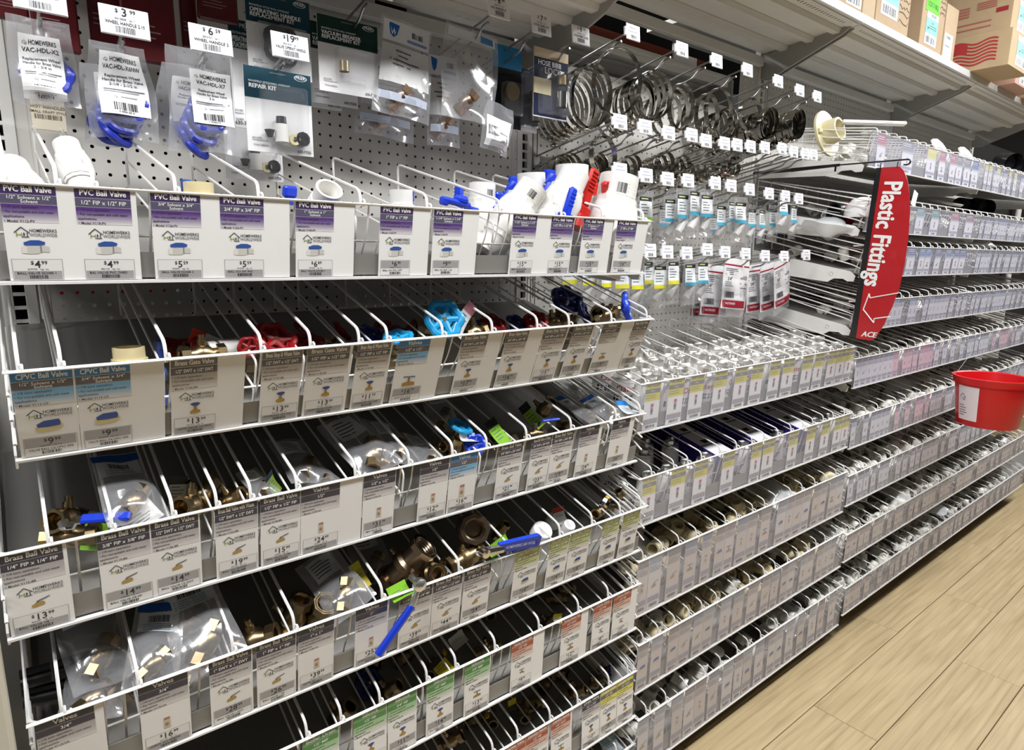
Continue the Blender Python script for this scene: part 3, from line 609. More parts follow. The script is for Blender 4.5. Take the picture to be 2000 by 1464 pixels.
cards(T6, [(985, 1026, 1026, 'orange', 'Shower Valve', '1/2"', '12.99', 'SHWR VLV', 0, 'gate', 1), (1027, 1070, 1071, 'orange', 'Laundry Faucet', '1/2" FIP', '14.99', 'LNDRY', 0, 'gate', 1), (1076, 1114, 1117, 'orange', 'Laundry Faucet', '1/2" SWT', '16.99', 'LNDRY S', 0, 'cross', 1),
 (1137, 1172, 1172, 'ball', 'Drain Valve', '1/2" x 3/4"', '10.99', 'DRAIN VLV', 0, 'gate', 1), (1173, 1205, 1205, 'yellow', 'Angle Valve', '1/2" FIP', '9.99', 'ANGLE', 1, 'gate', 1), (1206, 1237, 1237, 'yellow', 'Angle Valve', '1/2" SWT', '9.99', 'ANGLE S', 1, 'gate', 1)], 0)
T7 = tray('white wire tray lowest in the valve bay, above the base deck', -25.0, 25.7, -20.4, -60.5, -20.4, -65.0, divs=[8, 11, 14, 17, 20, 23], group=GN, tilt=0.10, sides=False)
# ---- second bay: cements, boxes, small fittings
random.seed(3)
def auto_cards(T, x0, x1, kind, wmin=1.5, wmax=2.2, gapmax=1.6, group3=0.3):
    x = x0+.3; n = 0; rr = random.Random(int(T['zt']*10+x0*7))
    F0 = T['F']; H = T['H']
    while x < x1-wmin:
        w = rr.uniform(wmin, wmax)
        if x+w > x1-.2: break
        m = MB(); F = lambda u, v, h=0.0, x=x: F0(x-T['x0']+u, v+.06, h+.03)
        top, blank, icn = kind(rr, (x-x0)/(x1-x0)); k = H/5
        hh = H-.15
        m.rect(F, 0, 0, w, hh, 0, col=blank); m.rect(F, 0, 0, w, hh, -.02, col=blank)
        m.rect(F, .05, .12*k, w-.05, .75*k, .008, col=top); m.rect(F, .05, .8*k, w-.05, 1.5*k, .008, col=tuple(.35*a+.65*b for a, b in zip(top, blank)))
        for j in range(3): m.rect(F, .15, (.95+.18*j)*k, w*(.6+.1*((j*7) % 4)), (1.0+.18*j)*k, .012, col=hx('77757c'))
        icon(m, F, icn, w/2, 2.6*k, .5*k)
        m.rect(F, .12, 3.7*k, w-.12, 4.2*k, .008, col=hx('9d9ba3')); barcode(m, F, w/2, 4.35*k, w*.6, .3*k, int(x*13))
        part('price_card', m, T['root'], base=T['B']); n += 1
        x += w+(rr.uniform(.15, gapmax) if rr.random() > group3 else .06)
def k_brown_bounce(rr, t): return (hx(rr.choice(('8d7d74', '7f8a98', '857a74', '9aa3ad'))), hx(rr.choice(('d9cfc6', 'dcd6d0', 'd3c8be'))), rr.choice(('lever', 'cpvc', 'bag', 'cross')))  # lowest far rows: warm floor bounce painted into the card colour
def k_blue(rr, t): return (hx(rr.choice(('5d6478', '6b7390', '565c6e', '7b8aa8'))), hx('dcdde4'), rr.choice(('bag', 'lever', 'can')))
def k_pink(rr, t):
    p = .28 < t < .62; return (hx('a86878') if p and rr.random() < .6 else hx('5d6478'), hx('e3bcc6') if p else hx('dcdde4'), rr.choice(('bag', 'lever')))
def k_multi(rr, t): return (hx(rr.choice(('b06a70', '77757f', 'd4cc62', '9a5a62', '6f7482', '5a6f9c'))), hx('e4e4e8'), rr.choice(('can', 'bag', 'lever')))
YC = ('PVC Cement', 'PVC Primer', 'CPVC Cement', 'ABS Cement', 'Pipe Cement')
def yellow_cards(T, pxs):
    F0 = T['F']; H = T['H']; k = H/5
    for i, (a, b) in enumerate(pxs):
        u0 = xof(a, T['yt'], T['zt'])-T['x0']; w = xof(b, T['yt'], T['zt'])-T['x0']-u0
        F = lambda u, v, h=0.0: F0(u0+u, v+.06, h+.03)
        m = MB(); m.rect(F, 0, 0, w, H-.15, 0); m.rect(F, 0, 0, w, H-.15, -.02)
        m.rect(F, .03, .05, w-.03, .6*k, .008, col=hx('d2c81c')); m.rect(F, .03, .62*k, w-.03, 1.05*k, .008, col=hx('7b7a6c')); m.rect(F, .03, 1.07*k, w-.03, 1.85*k, .008, col=hx('dad130'))
        m.text(F, YC[i % 5], w/2, .42*k, .24*k, hx('5b581e'), maxw=w*.85); m.text(F, '8 oz.', w/2, .92*k, .22*k, hx('e8e6c8'), maxw=w*.7)
        for j in range(2): m.rect(F, .12, (1.25+.25*j)*k, w*.7, (1.33+.25*j)*k, .012, col=hx('97902f'))
        icon(m, F, 'can', w*.52, 2.75*k, .62*k); m.rect(F, .1, 3.75*k, w-.1, 4.3*k, .008, col=hx('a3a1a4')); barcode(m, F, w/2, 4.4*k, w*.6, .3*k, i)
        part('price_card', m, T['root'], 'yellow headed card for a can of cement', base=T['B'])
def dsp(x0, x1, a, b, seed):
    rr = random.Random(seed); out = []; x = x0+rr.uniform(.8, a)
    while x < x1-.5: out.append(x); x += rr.uniform(a, b)
    return out
G2 = 'wire trays of the cement bay'
def rowtray(label, b, yt, zt, yb, zb, tilt, seed, hold, grp, dens=(2.4, 3.8), rise=.75, x0=None, x1=None, coarse=True):
    x0 = BX[b]+.15 if x0 is None else x0; x1 = BX[b+1]-.1 if x1 is None else x1
    return tray(label, x0, x1, yt, zt, yb, zb, tilt, dsp(x0, x1, dens[0], dens[1], seed), hold, 1.2, True, grp, coarse=coarse, rise=rise)
M1 = rowtray('white wire tray of cement cans with yellow headed cards, topmost in the cement bay', 1, -18.8, -20.4, -18.5, -25.5, .22, 1, 'haze', G2, (3.2, 4.6), .35)
yellow_cards(M1, [(1262, 1292), (1308, 1338), (1350, 1377), (1397, 1422), (1438, 1462), (1470, 1493), (1506, 1527), (1532, 1554), (1570, 1590), (1594, 1612), (1620, 1637), (1638, 1654), (1655, 1669)])
M2 = rowtray('white wire tray of boxed cements with yellow headed cards, second down in the cement bay', 1, -19.2, -30.3, -19, -35.6, .24, 2, 'haze', G2)
yellow_cards(M2, [(1256, 1283), (1312, 1341), (1358, 1384), (1413, 1437), (1470, 1490), (1493, 1515), (1543, 1561), (1578, 1595), (1607, 1623), (1632, 1647), (1648, 1661)])
M3 = rowtray('white wire tray of beige fittings, third down in the cement bay', 1, -19.6, -39.3, -19.4, -45.8, .26, 3, 'haze', G2); auto_cards(M3, BX[1], BX[2], k_brown_bounce, 1.7, 2.4)
M4 = rowtray('white wire tray of beige fittings, fourth down in the cement bay', 1, -20.2, -48.7, -20, -54.6, .26, 4, 'haze', G2); auto_cards(M4, BX[1], BX[2], k_brown_bounce, 1.7, 2.4)
M5 = rowtray('white wire tray lowest in the cement bay, close above the floor', 1, -20.7, -57.5, -20.7, -64.2, .2, 5, 'haze', G2); auto_cards(M5, BX[1], BX[2], k_brown_bounce, 1.7, 2.4)
G3 = 'wire trays of the plastic fittings bay'; G4 = 'wire trays of the distant fittings bay'
LV = ['topmost', 'second down', 'third down', 'fourth down', 'fifth down', 'sixth down', 'seventh down', 'eighth down', 'lowest']
Z3 = [(9.7, 5.0, -17.4, -17.4, .13), (.3, -3.9, -18, -17.8, .2), (-5.9, -10.4, -18.2, -17.9, .2), (-13.9, -18.3, -18.4, -18.1, .2), (-22.3, -26.7, -18.7, -18.7, .24), (-31.3, -36, -19.1, -19.1, .24), (-40.2, -45, -19.6, -19.6, .26), (-49.5, -54, -20.3, -20.2, .26), (-58.1, -62.6, -21, -21, .2)]
FT = {}
FC = {0: [(1716, 1732, 'b05a66'), (1765, 1786, '8a8c92'), (1813, 1830, 'd8d24e'), (1837, 1849, 'b4606c'), (1858, 1869, 'b4606c'), (1871, 1882, '77797f'), (1886, 1898, '77797f'), (1901, 1913, '4e6a9c')],
 1: [(1746, 1760, '6f9aa0'), (1793, 1808, '6f9aa0'), (1822, 1837, '5c9488'), (1860, 1876, 'a8626e'), (1889, 1904, '8c6a74')], 2: [(1756, 1770, '5a6a9a'), (1776, 1791, '5a6a9a'), (1799, 1810, '5a82b0'), (1811, 1822, '5a82b0'), (1830, 1841, '5a6a9a'), (1850, 1862, '5a82b0'), (1866, 1877, '5a6a9a'), (1878, 1889, '5a6a9a')]}
def far_cards(T, lst):
    F0 = T['F']; H = T['H']; k = H/5
    for i, (a, b, c_) in enumerate(lst):
        u0 = xof(a, T['yt'], T['zt'])-T['x0']; w = xof(b, T['yt'], T['zt'])-T['x0']-u0; m = MB(); F = lambda u, v, h=0.0: F0(u0+u, v+.06, h+.03)
        m.rect(F, 0, 0, w, H-.15, 0, col=hx('e9e9ee')); m.rect(F, 0, 0, w, H-.15, -.02); m.rect(F, .04, .1, w-.04, 1.0*k, .008, col=hx(c_)); m.rect(F, .04, 1.05*k, w-.04, 1.9*k, .008, col=hx(c_), col2=hx('e4e2e6'), nv=3)
        for j in range(2): m.rect(F, .2, (.35+.3*j)*k, w*.75, (.45+.3*j)*k, .012, col=hx('e6e4ea'))
        icon(m, F, ('lever', 'bag', 'can', 'cross')[i % 4], w/2, 2.9*k, .62*k); m.rect(F, .12, 3.8*k, w-.12, 4.25*k, .008, col=hx('a9a9b2')); barcode(m, F, w/2, 4.4*k, w*.5, .3*k, i)
        part('price_card', m, T['root'], base=T['B'])
for b, grp, nm in ((2, G3, 'plastic fittings bay'), (3, G4, 'distant fittings bay')):
    for i, (zt, zb, yt, yb, tl) in enumerate(Z3):
        k = k_multi if i == 0 else k_pink if i in (4, 5) else k_brown_bounce if i > 6 else k_blue
        T = rowtray('white wire tray of white plastic pipe fittings, %s in the %s' % (LV[i], nm), b, yt, zt, yb, zb, tl, 20+i+b*17, 'haze', grp, (2.8, 4.4))
        if b == 2 and i < 3: far_cards(T, FC[i])
        else: auto_cards(T, T['x0'], T['x1'], k, 1.5, 2.1, 3.2, .42)
        FT[b, i] = T
# ================================================================== PRODUCT KINDS
PVCW = hx('efede8'); BLU = hx('1b3fd0'); RED = hx('c8251c'); BRASS = (0.37, 0.275, 0.15); BRZ = (0.31, 0.225, 0.15); BRL = (0.62, 0.45, 0.2); STEEL = (0.62, 0.61, 0.58)
HID = (0, 0, -60)
BAGH = {}
def mk_pvc(name, hcol, body=PVCW, L=2.6, sticker=True):
    """PVC ball valve, pipe sockets along z, socket radius 1, handle on +y side"""
    r = thing(name, '', 'valve', HID)
    m = MB(); m.lathe([(-L+1.2, 0), (-L+1.2, .80), (-L, .82), (-L, 1.0), (-L+1.25, 1.0), (-L+1.3, .88), (-1.15, .88), (-1.1, 1.18), (-.6, 1.3), (.6, 1.3), (1.1, 1.18), (1.15, .88), (L-1.3, .88), (L-1.25, 1.0), (L, 1.0), (L, .82), (L-1.2, .80), (L-1.2, 0)], n=28, mt='plas', col=body)
    part('valve_body', m, r)
    for s in (-1, 1):
        m = MB(); m.lathe([(s*1.2-.22, .9), (s*1.2-.22, 1.14), (s*1.2+.22, 1.14), (s*1.2+.22, .9)], n=12, mt='plas', col=body, sm=False); part('union_collar', m, r)
    m = MB(); m.lathe([(1.2, .42), (1.75, .42)], ax='y', n=14, mt='plas', col=body); part('stem', m, r)
    m = MB(); m.lathe([(1.7, 0), (1.7, .62), (2.2, .58), (2.25, 0)], ax='y', n=16, mt='plas', col=hcol)
    m.box((0, 1.98, 1.0), (.62, .42, 2.0), 'plas', hcol, .12); m.box((0, 2.02, 2.15), (.8, .5, .8), 'plas', hcol, .14); m.box((0, 1.98, -1.0), (.62, .42, 2.0), 'plas', hcol, .12); m.box((0, 2.02, -2.0), (.8, .5, .7), 'plas', hcol, .14)
    for j in range(5): m.box((0, 2.25, 1.55+.24*j), (.66, .1, .1), 'plas', hcol, .03)
    part('handle', m, r, 'coloured turn handle')
    if not sticker: return r
    m = MB(); Fc = lambda u, v, h=0.0: V(math.sin(u)*(1.012+h*.3), -math.cos(u)*(1.012+h*.3), L-.35-v)
    m.rect(Fc, -.75, 0, .55, .75, 0, col=hx('e4e2dc'), nu=8)
    for j in range(3): m.rect(Fc, -.05, .15+.18*j, .45, .2+.18*j, .01, col=hx('6a686c'))
    barcode(m, Fc, -.4, .15, .5, .5, 5, hx('3c3a3e')); part('printed_label', m, r, 'small printed barcode sticker')
    return r
def wheel_mesh(col, R=1.25, lobes=6):
    m = MB(); pts = []
    for i in range(36):
        a = 2*math.pi*i/36; q = R*(1+.07*math.cos(lobes*a)); pts.append((q*math.cos(a), q*math.sin(a), .1+.05*math.cos(lobes*a)))
    m.tube(pts, .27, 8, 'plas', col, closed=True)
    for i in range(5):
        a = 2*math.pi/5*i; m.tube([(.2*math.cos(a), .2*math.sin(a), -.1), (.7*math.cos(a), .7*math.sin(a), -.02), (R*math.cos(a), R*math.sin(a), .08)], [.34, .26, .22], 8, 'plas', col)
    m.lathe([(-.1, R*.62), (-.1, R*.98), (.04, R*.98), (.04, R*.62)], n=24, mt='plas', col=col)
    m.lathe([(-.25, 0), (-.25, .36), (.1, .34), (.1, 0)], n=12, mt='plas', col=col)
    m.lathe([(.1, .62), (.12, .62), (.12, 0)], n=14, mt='plas', col=tuple(.7*c for c in col)); m.lathe([(.12, .18), (.25, .16), (.25, 0)], n=6, mt='metal', col=BRL, sm=False)
    return m
def brass_body(m, col, R=.62, L=1.5, ax='x'):
    m.lathe([(-L*.1, 0), (-L*.1, R*.6), (-L+.8, R*.68), (-L+.72, R*.76), (-L+.6, R*.7), (-L+.48, R*.77), (-L+.36, R*.71), (-L+.24, R*.78), (-L+.12, R*.72), (-L, R*.82), (-L, R*1.02)], ax=ax, n=20, mt='metal', col=col)
    m.lathe([(-L, R*.95), (-L, R*1.16), (-L+.55, R*1.16), (-L+.55, R*.9)], ax=ax, n=8, mt='metal', col=col, sm=False)
    m.lathe([(-L+.5, R*.85), (-.55, R*.9), (-.3, R*1.2), (.3, R*1.2), (.55, R*.9), (L-.5, R*.85)], ax=ax, n=20, mt='metal', col=col)
    m.lathe([(L-.55, R*.9), (L-.55, R*1.16), (L, R*1.16), (L, R*.95)], ax=ax, n=8, mt='metal', col=col, sm=False)
    m.lathe([(L*.1, 0), (L*.1, R*.6), (L-.8, R*.68), (L-.72, R*.76), (L-.6, R*.7), (L-.48, R*.77), (L-.36, R*.71), (L-.24, R*.78), (L-.12, R*.72), (L, R*.82), (L, R*1.02)], ax=ax, n=20, mt='metal', col=col)
def mk_gate(name, wcol, bcol=BRASS):
    """hand wheel centre at the origin"""
    r = thing(name, '', 'valve', HID)
    m = MB(); brass_body(m, bcol); part('valve_body', m, r, loc=(0, 0, -2.5))
    m = MB(); m.lathe([(.4, .5), (1.0, .46), (1.05, .58), (1.4, .58), (1.45, .32), (1.8, .26), (1.85, .36), (2.05, .34), (2.05, .12), (2.5, .11)], n=8, mt='metal', col=bcol, sm=False); part('bonnet', m, r, loc=(0, 0, -2.5))
    part('handwheel', wheel_mesh(wcol), r, 'coloured metal handwheel')
    return r
def lever_mesh(col, L=3.6, w=.5):
    m = MB(); F = lambda u, v, h: V(u, h-w/2, v)
    m.prism([(-.35, 0), (.45, 0), (.75, .55), (L, .62), (L, .5), (.85, .42), (.5, -.12), (-.35, -.12)], F, w, 'shiny', STEEL)
    m.box((1.0+(L-.9)/2, 0, .57), (L-.9, w+.14, .3), 'plas', col, .1)
    return m
def mk_ball(name, lcol, bcol=BRASS, R=.62, L=1.5, lev=3.6):
    nolev = lcol is None
    r = thing(name, '', 'valve', HID)
    m = MB(); brass_body(m, bcol, R, L); part('valve_body', m, r)
    m = MB(); m.lathe([(R, .3), (R+.45, .28), (R+.45, .2), (R+.8, .2)], n=10, mt='metal', col=bcol); part('stem', m, r)
    if nolev: return r
    l = part('lever', lever_mesh(lcol, lev), r, 'lever with coloured vinyl sleeve', loc=(0, 0, R+.55))
    m = MB(); m.lathe([(0, .34), (.28, .34), (.28, 0)], n=6, mt='shiny', col=STEEL, sm=False); part('lever_nut', m, l, loc=(0, 0, .02))
    return r
def bag_mesh(w, h, d, seed, belly=.7, crumple=.16, pinch=.25, film='film'):
    rr = random.Random(seed); nu, nv = 9, 13; ph = [rr.uniform(0, 6.28) for _ in range(8)]
    def surf(u, v, s):      # u,v in 0..1, v down
        e = math.sin(math.pi*u)**.7; q = math.exp(-((v-belly)/.28)**2)*.9+.12
        ww = w*(1-pinch*(1-min(1, v*2.2))*.5+.05*math.sin(5*v+ph[0]))
        x = (u-.5)*ww+crumple*.6*math.sin(7*v+ph[1])*(u-.5); z = -h*v+crumple*.5*math.sin(6*u+ph[2])*(v > .9)
        y = -s*d*.5*e*q*min(1, v*4+.15)*min(1, (1-v)*6+.08)+crumple*.55*(math.sin(9*u+4*v+ph[3])+math.sin(11*v-5*u+ph[4])+.6*math.sin(17*u*v+ph[5]))*(.25+e*.6)
        return V(x, y, z)
    m = MB()
    for s in (1, -1):
        vs = [surf(i/nu, j/nv, s) for j in range(nv+1) for i in range(nu+1)]
        m.add(vs, [(j*(nu+1)+i, j*(nu+1)+i+1, (j+1)*(nu+1)+i+1, (j+1)*(nu+1)+i) for j in range(nv) for i in range(nu)], film, WHITE, True)
    return m, lambda u, v, h=0.0: surf(u, v, 1)+V(0, -h-.03, 0)
def wrect(m, G, u0, v0, u1, v1, col, col2=None, h=0.0): m.rect(G, u0, v0, u1, v1, h, col=col, col2=col2, nu=5, nv=5)
def wtext(m, G, t, u, v, hh, w, hgt, col=INK, maxw=None, al='C'):
    F = lambda a, b, h=0.0: G(a/w, b/hgt, h); m.text(F, t, u*w, v*hgt, hh, col, al, maxw)
def mk_bag(name, w, h, d, seed, style, body=None, belly=.72, crumple=.16):
    r = thing(name, '', 'bag', HID); m, G = bag_mesh(w, h, d, seed, belly, crumple, .25, 'milk' if style == 'milk' else 'film'); BAGH[name] = h; part('bag_film', m, r)
    m = MB()
    if style == 'white':
        wrect(m, G, .2, .06, .82, .4, hx('d9d8d6'))
        for j in range(5): m.rect(G, .26, .12+.05*j, .56+.03*(j*5 % 6), .135+.05*j, .012, col=hx('5c5a60'), nu=4)
    elif style == 'blue':
        wrect(m, G, .05, .02, .95, .12, hx('1f55a4')); wrect(m, G, .1, .13, .9, .36, hx('d5d9dd'))
        F = lambda a, b, hh=0.0: G(a, b, hh); barcode(m, F, .5, .17, .4, .08, seed, hx('39434a'))
        for j in range(4): m.rect(G, .2, .27+.022*j, .75, .276+.022*j, .012, col=hx('5f7f95'), nu=4)
    elif style == 'bluehead':      # small bag with black cap, text panel, blue band
        wrect(m, G, .12, .12, .88, .2, hx('2b2b2c')); wrect(m, G, .12, .2, .88, .5, hx('e8ecee')); wrect(m, G, .12, .5, .88, .57, hx('4fb4d6'))
    elif style == 'yellowhead':
        wrect(m, G, .12, .12, .88, .2, hx('2b2b2c')); wrect(m, G, .12, .2, .88, .5, hx('e8ecee')); wrect(m, G, .12, .5, .88, .58, hx('dbd52c'))
    elif style == 'greenhead':
        wrect(m, G, .12, .12, .88, .2, hx('2b2b2c')); wrect(m, G, .12, .2, .88, .5, hx('e8ecee')); wrect(m, G, .12, .5, .88, .58, hx('8fd42c'))
    if style in ('bluehead', 'yellowhead', 'greenhead'):
        for j in range(4): m.rect(G, .2, .26+.055*j, .5+.06*(j*3 % 4), .275+.055*j, .012, col=hx('50545a'), nu=3)
        m.rect(G, .2, .145, .6, .17, .012, col=hx('c9d49a'), nu=3)
    if style == 'red':
        wrect(m, G, .02, .03, .98, .86, hx('e6e5e6')); wrect(m, G, .02, .13, .98, .155, hx('9c1f30'), h=.01); wrect(m, G, .0, .72, 1.0, .84, hx('9c1f30'), h=.01)
        for j in range(4): m.rect(G, .1, .2+.03*j, .5+.05*(j % 3), .212+.03*j, .014, col=hx('44434a'), nu=4)
        for j in range(3): m.rect(G, .1, .42+.03*j, .4, .432+.03*j, .014, col=hx('6a6a70'), nu=3)
        wtext(m, G, '3/4"', .26, .4, h*.06, w, h); barcode(m, G, .24, .58, .3, .1, seed)
        m.poly(G, [(.6, .42), (.92, .42), (.92, .44), (.62, .44)], .014, hx('8c8c92')); m.rect(G, .65, .3, .9, .36, .014, col=hx('9a9aa2'), nu=2); m.rect(G, .64, .5, .92, .51, .014, col=hx('44434a'), nu=2)
        wtext(m, G, 'FASTENERS', .3, .79, h*.035, w, h, hx('f0e0e2')); 
    if m.v: part('printed_panel', m, r, 'printed header panel')
    if body:
        b = MB()
        if body == 'brass': brass_body(b, BRASS, .5, 1.1, 'z'); bl = 'brass fitting inside'
        elif body == 'pvc': b.lathe([(-.9, 0), (-.9, .42), (0, .5), (0, .38), (.9, .38), (.9, 0)], n=12, mt='plas', col=PVCW); bl = 'white plastic fitting inside'
        part('bagged_fitting', b, r, bl, loc=(0, 0, -h*belly), rot=rad(15, 40, 20))
    return r
def mk_can(name, h=3.6, R=1.05):
    r = thing(name, '', 'can', HID); m = MB()
    m.lathe([(0, 0), (0, R), (h*.78, R), (h*.86, R*.93)], n=20, mt='print', cols=[hx('d8d6d2'), hx('e8e6e2'), hx('cfcdc8')]); part('can_body', m, r)
    m = MB(); m.lathe([(h*.84, R*.96), (h*.87, R*.96), (h*.9, R*.75), (h*.95, R*.55), (h*.95, R*.62), (h*1.06, R*.62), (h*1.06, R*.5), (h*1.04, R*.45), (h*1.04, 0)], n=20, mt='metal', col=(.86, .85, .82)); part('metal_cap', m, r, 'ridged metal screw cap')
    m = MB(); Fc = lambda u, v, hh=0.0: V(math.sin(u/R)*(R+.01+hh), -math.cos(u/R)*(R+.01+hh), h*.7-v)
    m.rect(Fc, -1.2, -.1, 1.2, h*.6, 0, col=hx('f0efee'), nu=8); m.text(Fc, 'Oatey', -.05, .55, .5, hx('c01f26')); m.rect(Fc, -1.2, 1.0, 1.2, 1.5, .01, col=hx('3b3a4a'), nu=6)
    m.text(Fc, 'PVC CEMENT', 0, 1.35, .22, hx('f2f2f2')); part('printed_label', m, r)
    return r
def mk_box(name):
    r = thing(name, '', 'box', HID); m = MB(); m.box((0, 0, 1.6), (3.3, 3.0, 3.2), 'card', hx('3a2b78'), .05); part('carton', m, r)
    m = MB(); F = flat((-1.6, -1.505, 3.1), (1, 0, 0), (0, 0, -1)); m.rect(F, 0, 0, 3.2, 3.0, .002, col=hx('dcd9dc')); m.rect(F, 0, 1.9, 3.2, 3.0, .006, col=hx('3a2b78'))
    m.poly(F, [(.9, .3), (2.3, .3), (2.5, .9), (2.2, 1.3), (1.0, 1.3), (.7, .9)], .012, hx('1b1a1c')); m.text(F, 'Oatey', 1.6, 1.75, .4, hx('c01f26'))
    G = flat((-1.6, 1.45, 3.205), (1, 0, 0), (0, -1, 0)); m.rect(G, 0, 0, 3.2, 2.9, .002, col=hx('d5d2d4')); m.poly(G, [(1.0, 1.9), (2.2, 1.9), (2.1, 2.6), (1.2, 2.6)], .01, hx('242124')); part('printed_panel', m, r, 'white printed panel with a black cutout')
    return r
def coupling(col): m = MB(); m.lathe([(-.9, .55), (-.9, .75), (-.15, .75), (-.1, .66), (.1, .66), (.15, .75), (.9, .75), (.9, .55), (0, .5), (-.9, .55)], n=12, mt='plas', col=col); return m
def elbow(col):
    m = MB(); pts = [(0, 0, -1.0), (0, 0, -.35), (.1, 0, .0), (.35, 0, .1), (1.0, 0, .1)]; m.tube(pts, [.72, .72, .62, .72, .72], 10, 'plas', col, cap=False)
    m.lathe([(-1.0, .72), (-1.0, .55), (-.4, .5), (-.4, 0)], n=10, mt='plas', col=col); m.lathe([(1.0, .72), (1.0, .55), (.5, .5), (.5, 0)], (0, 0, .1), 'x', 10, 'plas', col); return m
def tee(col): m = coupling(col); m.lathe([(0, .6), (1.0, .62), (1.0, .48), (.4, .45), (.4, 0)], ax='y', n=12, mt='plas', col=col); return m
# prototypes
pvcb = mk_pvc('pvc_ball_valve', BLU); pvcn = mk_pvc('pvc_ball_valve', BLU, sticker=False); pvcr = mk_pvc('pvc_ball_valve', RED); cpvc = mk_pvc('pvc_ball_valve', hx('2b4c9a'), hx('e2d2a4'), 2.2, False)
gred = mk_gate('gate_valve', hx('8a0f14')); gblue = mk_gate('gate_valve', hx('14206e')); gcy = mk_gate('gate_valve', hx('1f9ad0')); gblu2 = mk_gate('gate_valve', hx('1c44c8'))
ballb = mk_ball('ball_valve', hx('1438c0')); bigb = mk_ball('ball_valve', None, BRZ, 1.25, 2.5); bigl = mk_ball('ball_valve', None, BRASS, 1.1, 2.4); ballp = mk_ball('ball_valve', None, BRASS, .62, 1.4); bally = mk_ball('ball_valve', hx('e0b81a'), BRASS, .6, 1.2, 1.6)
canp = mk_can('cement_can'); boxp = mk_box('cement_box')
fit = {k: f(c) for k, f, c in (('c', coupling, hx('efede4')), ('e', elbow, hx('efede4')), ('t', tee, hx('efede4')), ('cb', coupling, hx('d8cba6')), ('eb', elbow, hx('d8cba6')), ('tb', tee, hx('d8cba6')))}
fitmb = fit; fit = {k: m.build('pipe_fitting') for k, m in fit.items()}
# ---- topmost tray: PVC valves  (pixel, depth, protos, rotation, scale, label)
def put(proto, px, py, y, rot, scale, label, group=None): return use(proto, tuple(at(px, py, y=y)), rad(*rot), label, group, scale)
def putdir(proto, px, py, y, axis, scale, label, group=None, roll='Z'):
    """axis: world direction of the valve's flow axis"""
    e = Vector(axis).to_track_quat('X', roll).to_euler(); return use(proto, tuple(at(px, py, y=y)), tuple(e), label, group, scale)
def putbag(proto, px, py, y, rot, scale, label, group=None):
    """px, py and y mark the bag's middle"""
    h = 5.2*scale; off = Euler(rad(*rot)).to_matrix() @ Vector((0, 0, -h/2)); return use(proto, tuple(at(px, py, y=y)-off), rad(*rot), label, group, scale)
g = 'PVC ball valves in the topmost tray'
for a in [(pvcn, 44, 380, -15.8, (-52, 0, 10), .92, 'white PVC ball valve lying first in the topmost tray, round end out'),
 (pvcn, 148, 330, -14.5, (-34, -6, 6), .68, 'white PVC ball valve leaning up steeply beside the first valve of the topmost tray'),
 (cpvc, 392, 418, -16, (0, 0, 10), .85, 'cream rimmed PVC valve barely peeping over the 3/4 inch solvent card'),
 (pvcn, 626, 418, -16.0, (-48, 0, 180), .9, 'white PVC ball valve with open round mouth above the 1 inch solvent card'),
 (pvcn, 785, 432, -17.0, (2, 0, -50), .85, 'white upright PVC ball valve above the 1 inch FIP card with blue handle behind'),
 (pvcn, 905, 470, -15.0, (-90, 0, 80), .9, 'PVC ball valve lying low behind the clear gap under the wide blue handle'),
 (pvcb, 940, 428, -13.5, (0, 3, 25), 1.15, 'upright white PVC ball valve with a barcode sticker on its socket'),
 (pvcb, 998, 428, -17.0, (14, 34, 4), 1.3, 'white PVC ball valve tilted sideways with printed band above the 1-1/2 inch solvent card'),
 (pvcn, 1040, 412, -11.0, (0, -4, 0), 1.35, 'large white PVC ball valve standing behind the tilted printed one'),
 (pvcn, 1059, 432, -17.6, (0, 2, 0), .85, 'small upright white PVC ball valve in front of the tilted pair'),
 (pvcn, 1092, 408, -15.5, (4, 26, 0), 1.4, 'white PVC ball valve tilted against the red handled one, a blue paddle in front'),
 (pvcr, 1128, 425, -13.6, (-4, 16, 205), 1.4, 'white PVC ball valve with tall bright red handle'),
 (pvcn, 1115, 410, -10.0, (0, 0, 0), 1.7, 'wide white PVC ball valve behind the red handle'),
 (pvcr, 1192, 444, -16.6, (-2, 12, -10), 1.85, 'largest white PVC ball valve with barcode sticker at the end of the topmost tray')]: put(*a, group=g)
h = MB(); h.box((-.2, 0, 0), (2.5, .9, .5), 'plas', BLU, .18); h.box((.15, 0, .3), (1.2, .95, .7), 'plas', BLU, .25); h.box((1.35, 0, -.15), (1.3, .75, .35), 'plas', BLU, .15); h.box((-1.4, 0, -.1), (.6, .8, .65), 'plas', BLU, .15)
solo('valve_handle', h, 'wide bright blue wing handle lying above the 1-1/4 inch solvent card', 'handle', tuple(at(896, 397, y=-16.8)), rad(10, 8, 6))
for px, py, y, lab in ((566, 374, -14, 'loose looking blue valve handle block beside the open mouthed valve'), (973, 384, -12.5, 'small blue handle end between the barcode valve and the tilted printed one')):
    h = MB(); h.box((0, 0, 0), (1.1, .5, .8), 'plas', BLU, .15); h.box((0, 0, -.6), (.7, .4, .6), 'plas', BLU, .1)
    solo('valve_handle', h, lab, 'handle', tuple(at(px, py, y=y)), rad(10, 0, 20))
h = MB(); h.box((0, 0, 0), (.85, .6, 2.9), 'plas', BLU, .2); h.lathe([(-1.7, 0), (-1.7, .7), (-1.1, .75), (-1.1, 0)], n=14, mt='plas', col=BLU)
for j in range(4): h.box((0, -.3, -.2+.35*j), (.6, .1, .12), 'plas', BLU, .03)
solo('valve_handle', h, 'upright blue paddle handle leaning at the front between the tilted white valves', 'handle', tuple(at(1112, 397, y=-17.4)), rad(0, 20, 0))
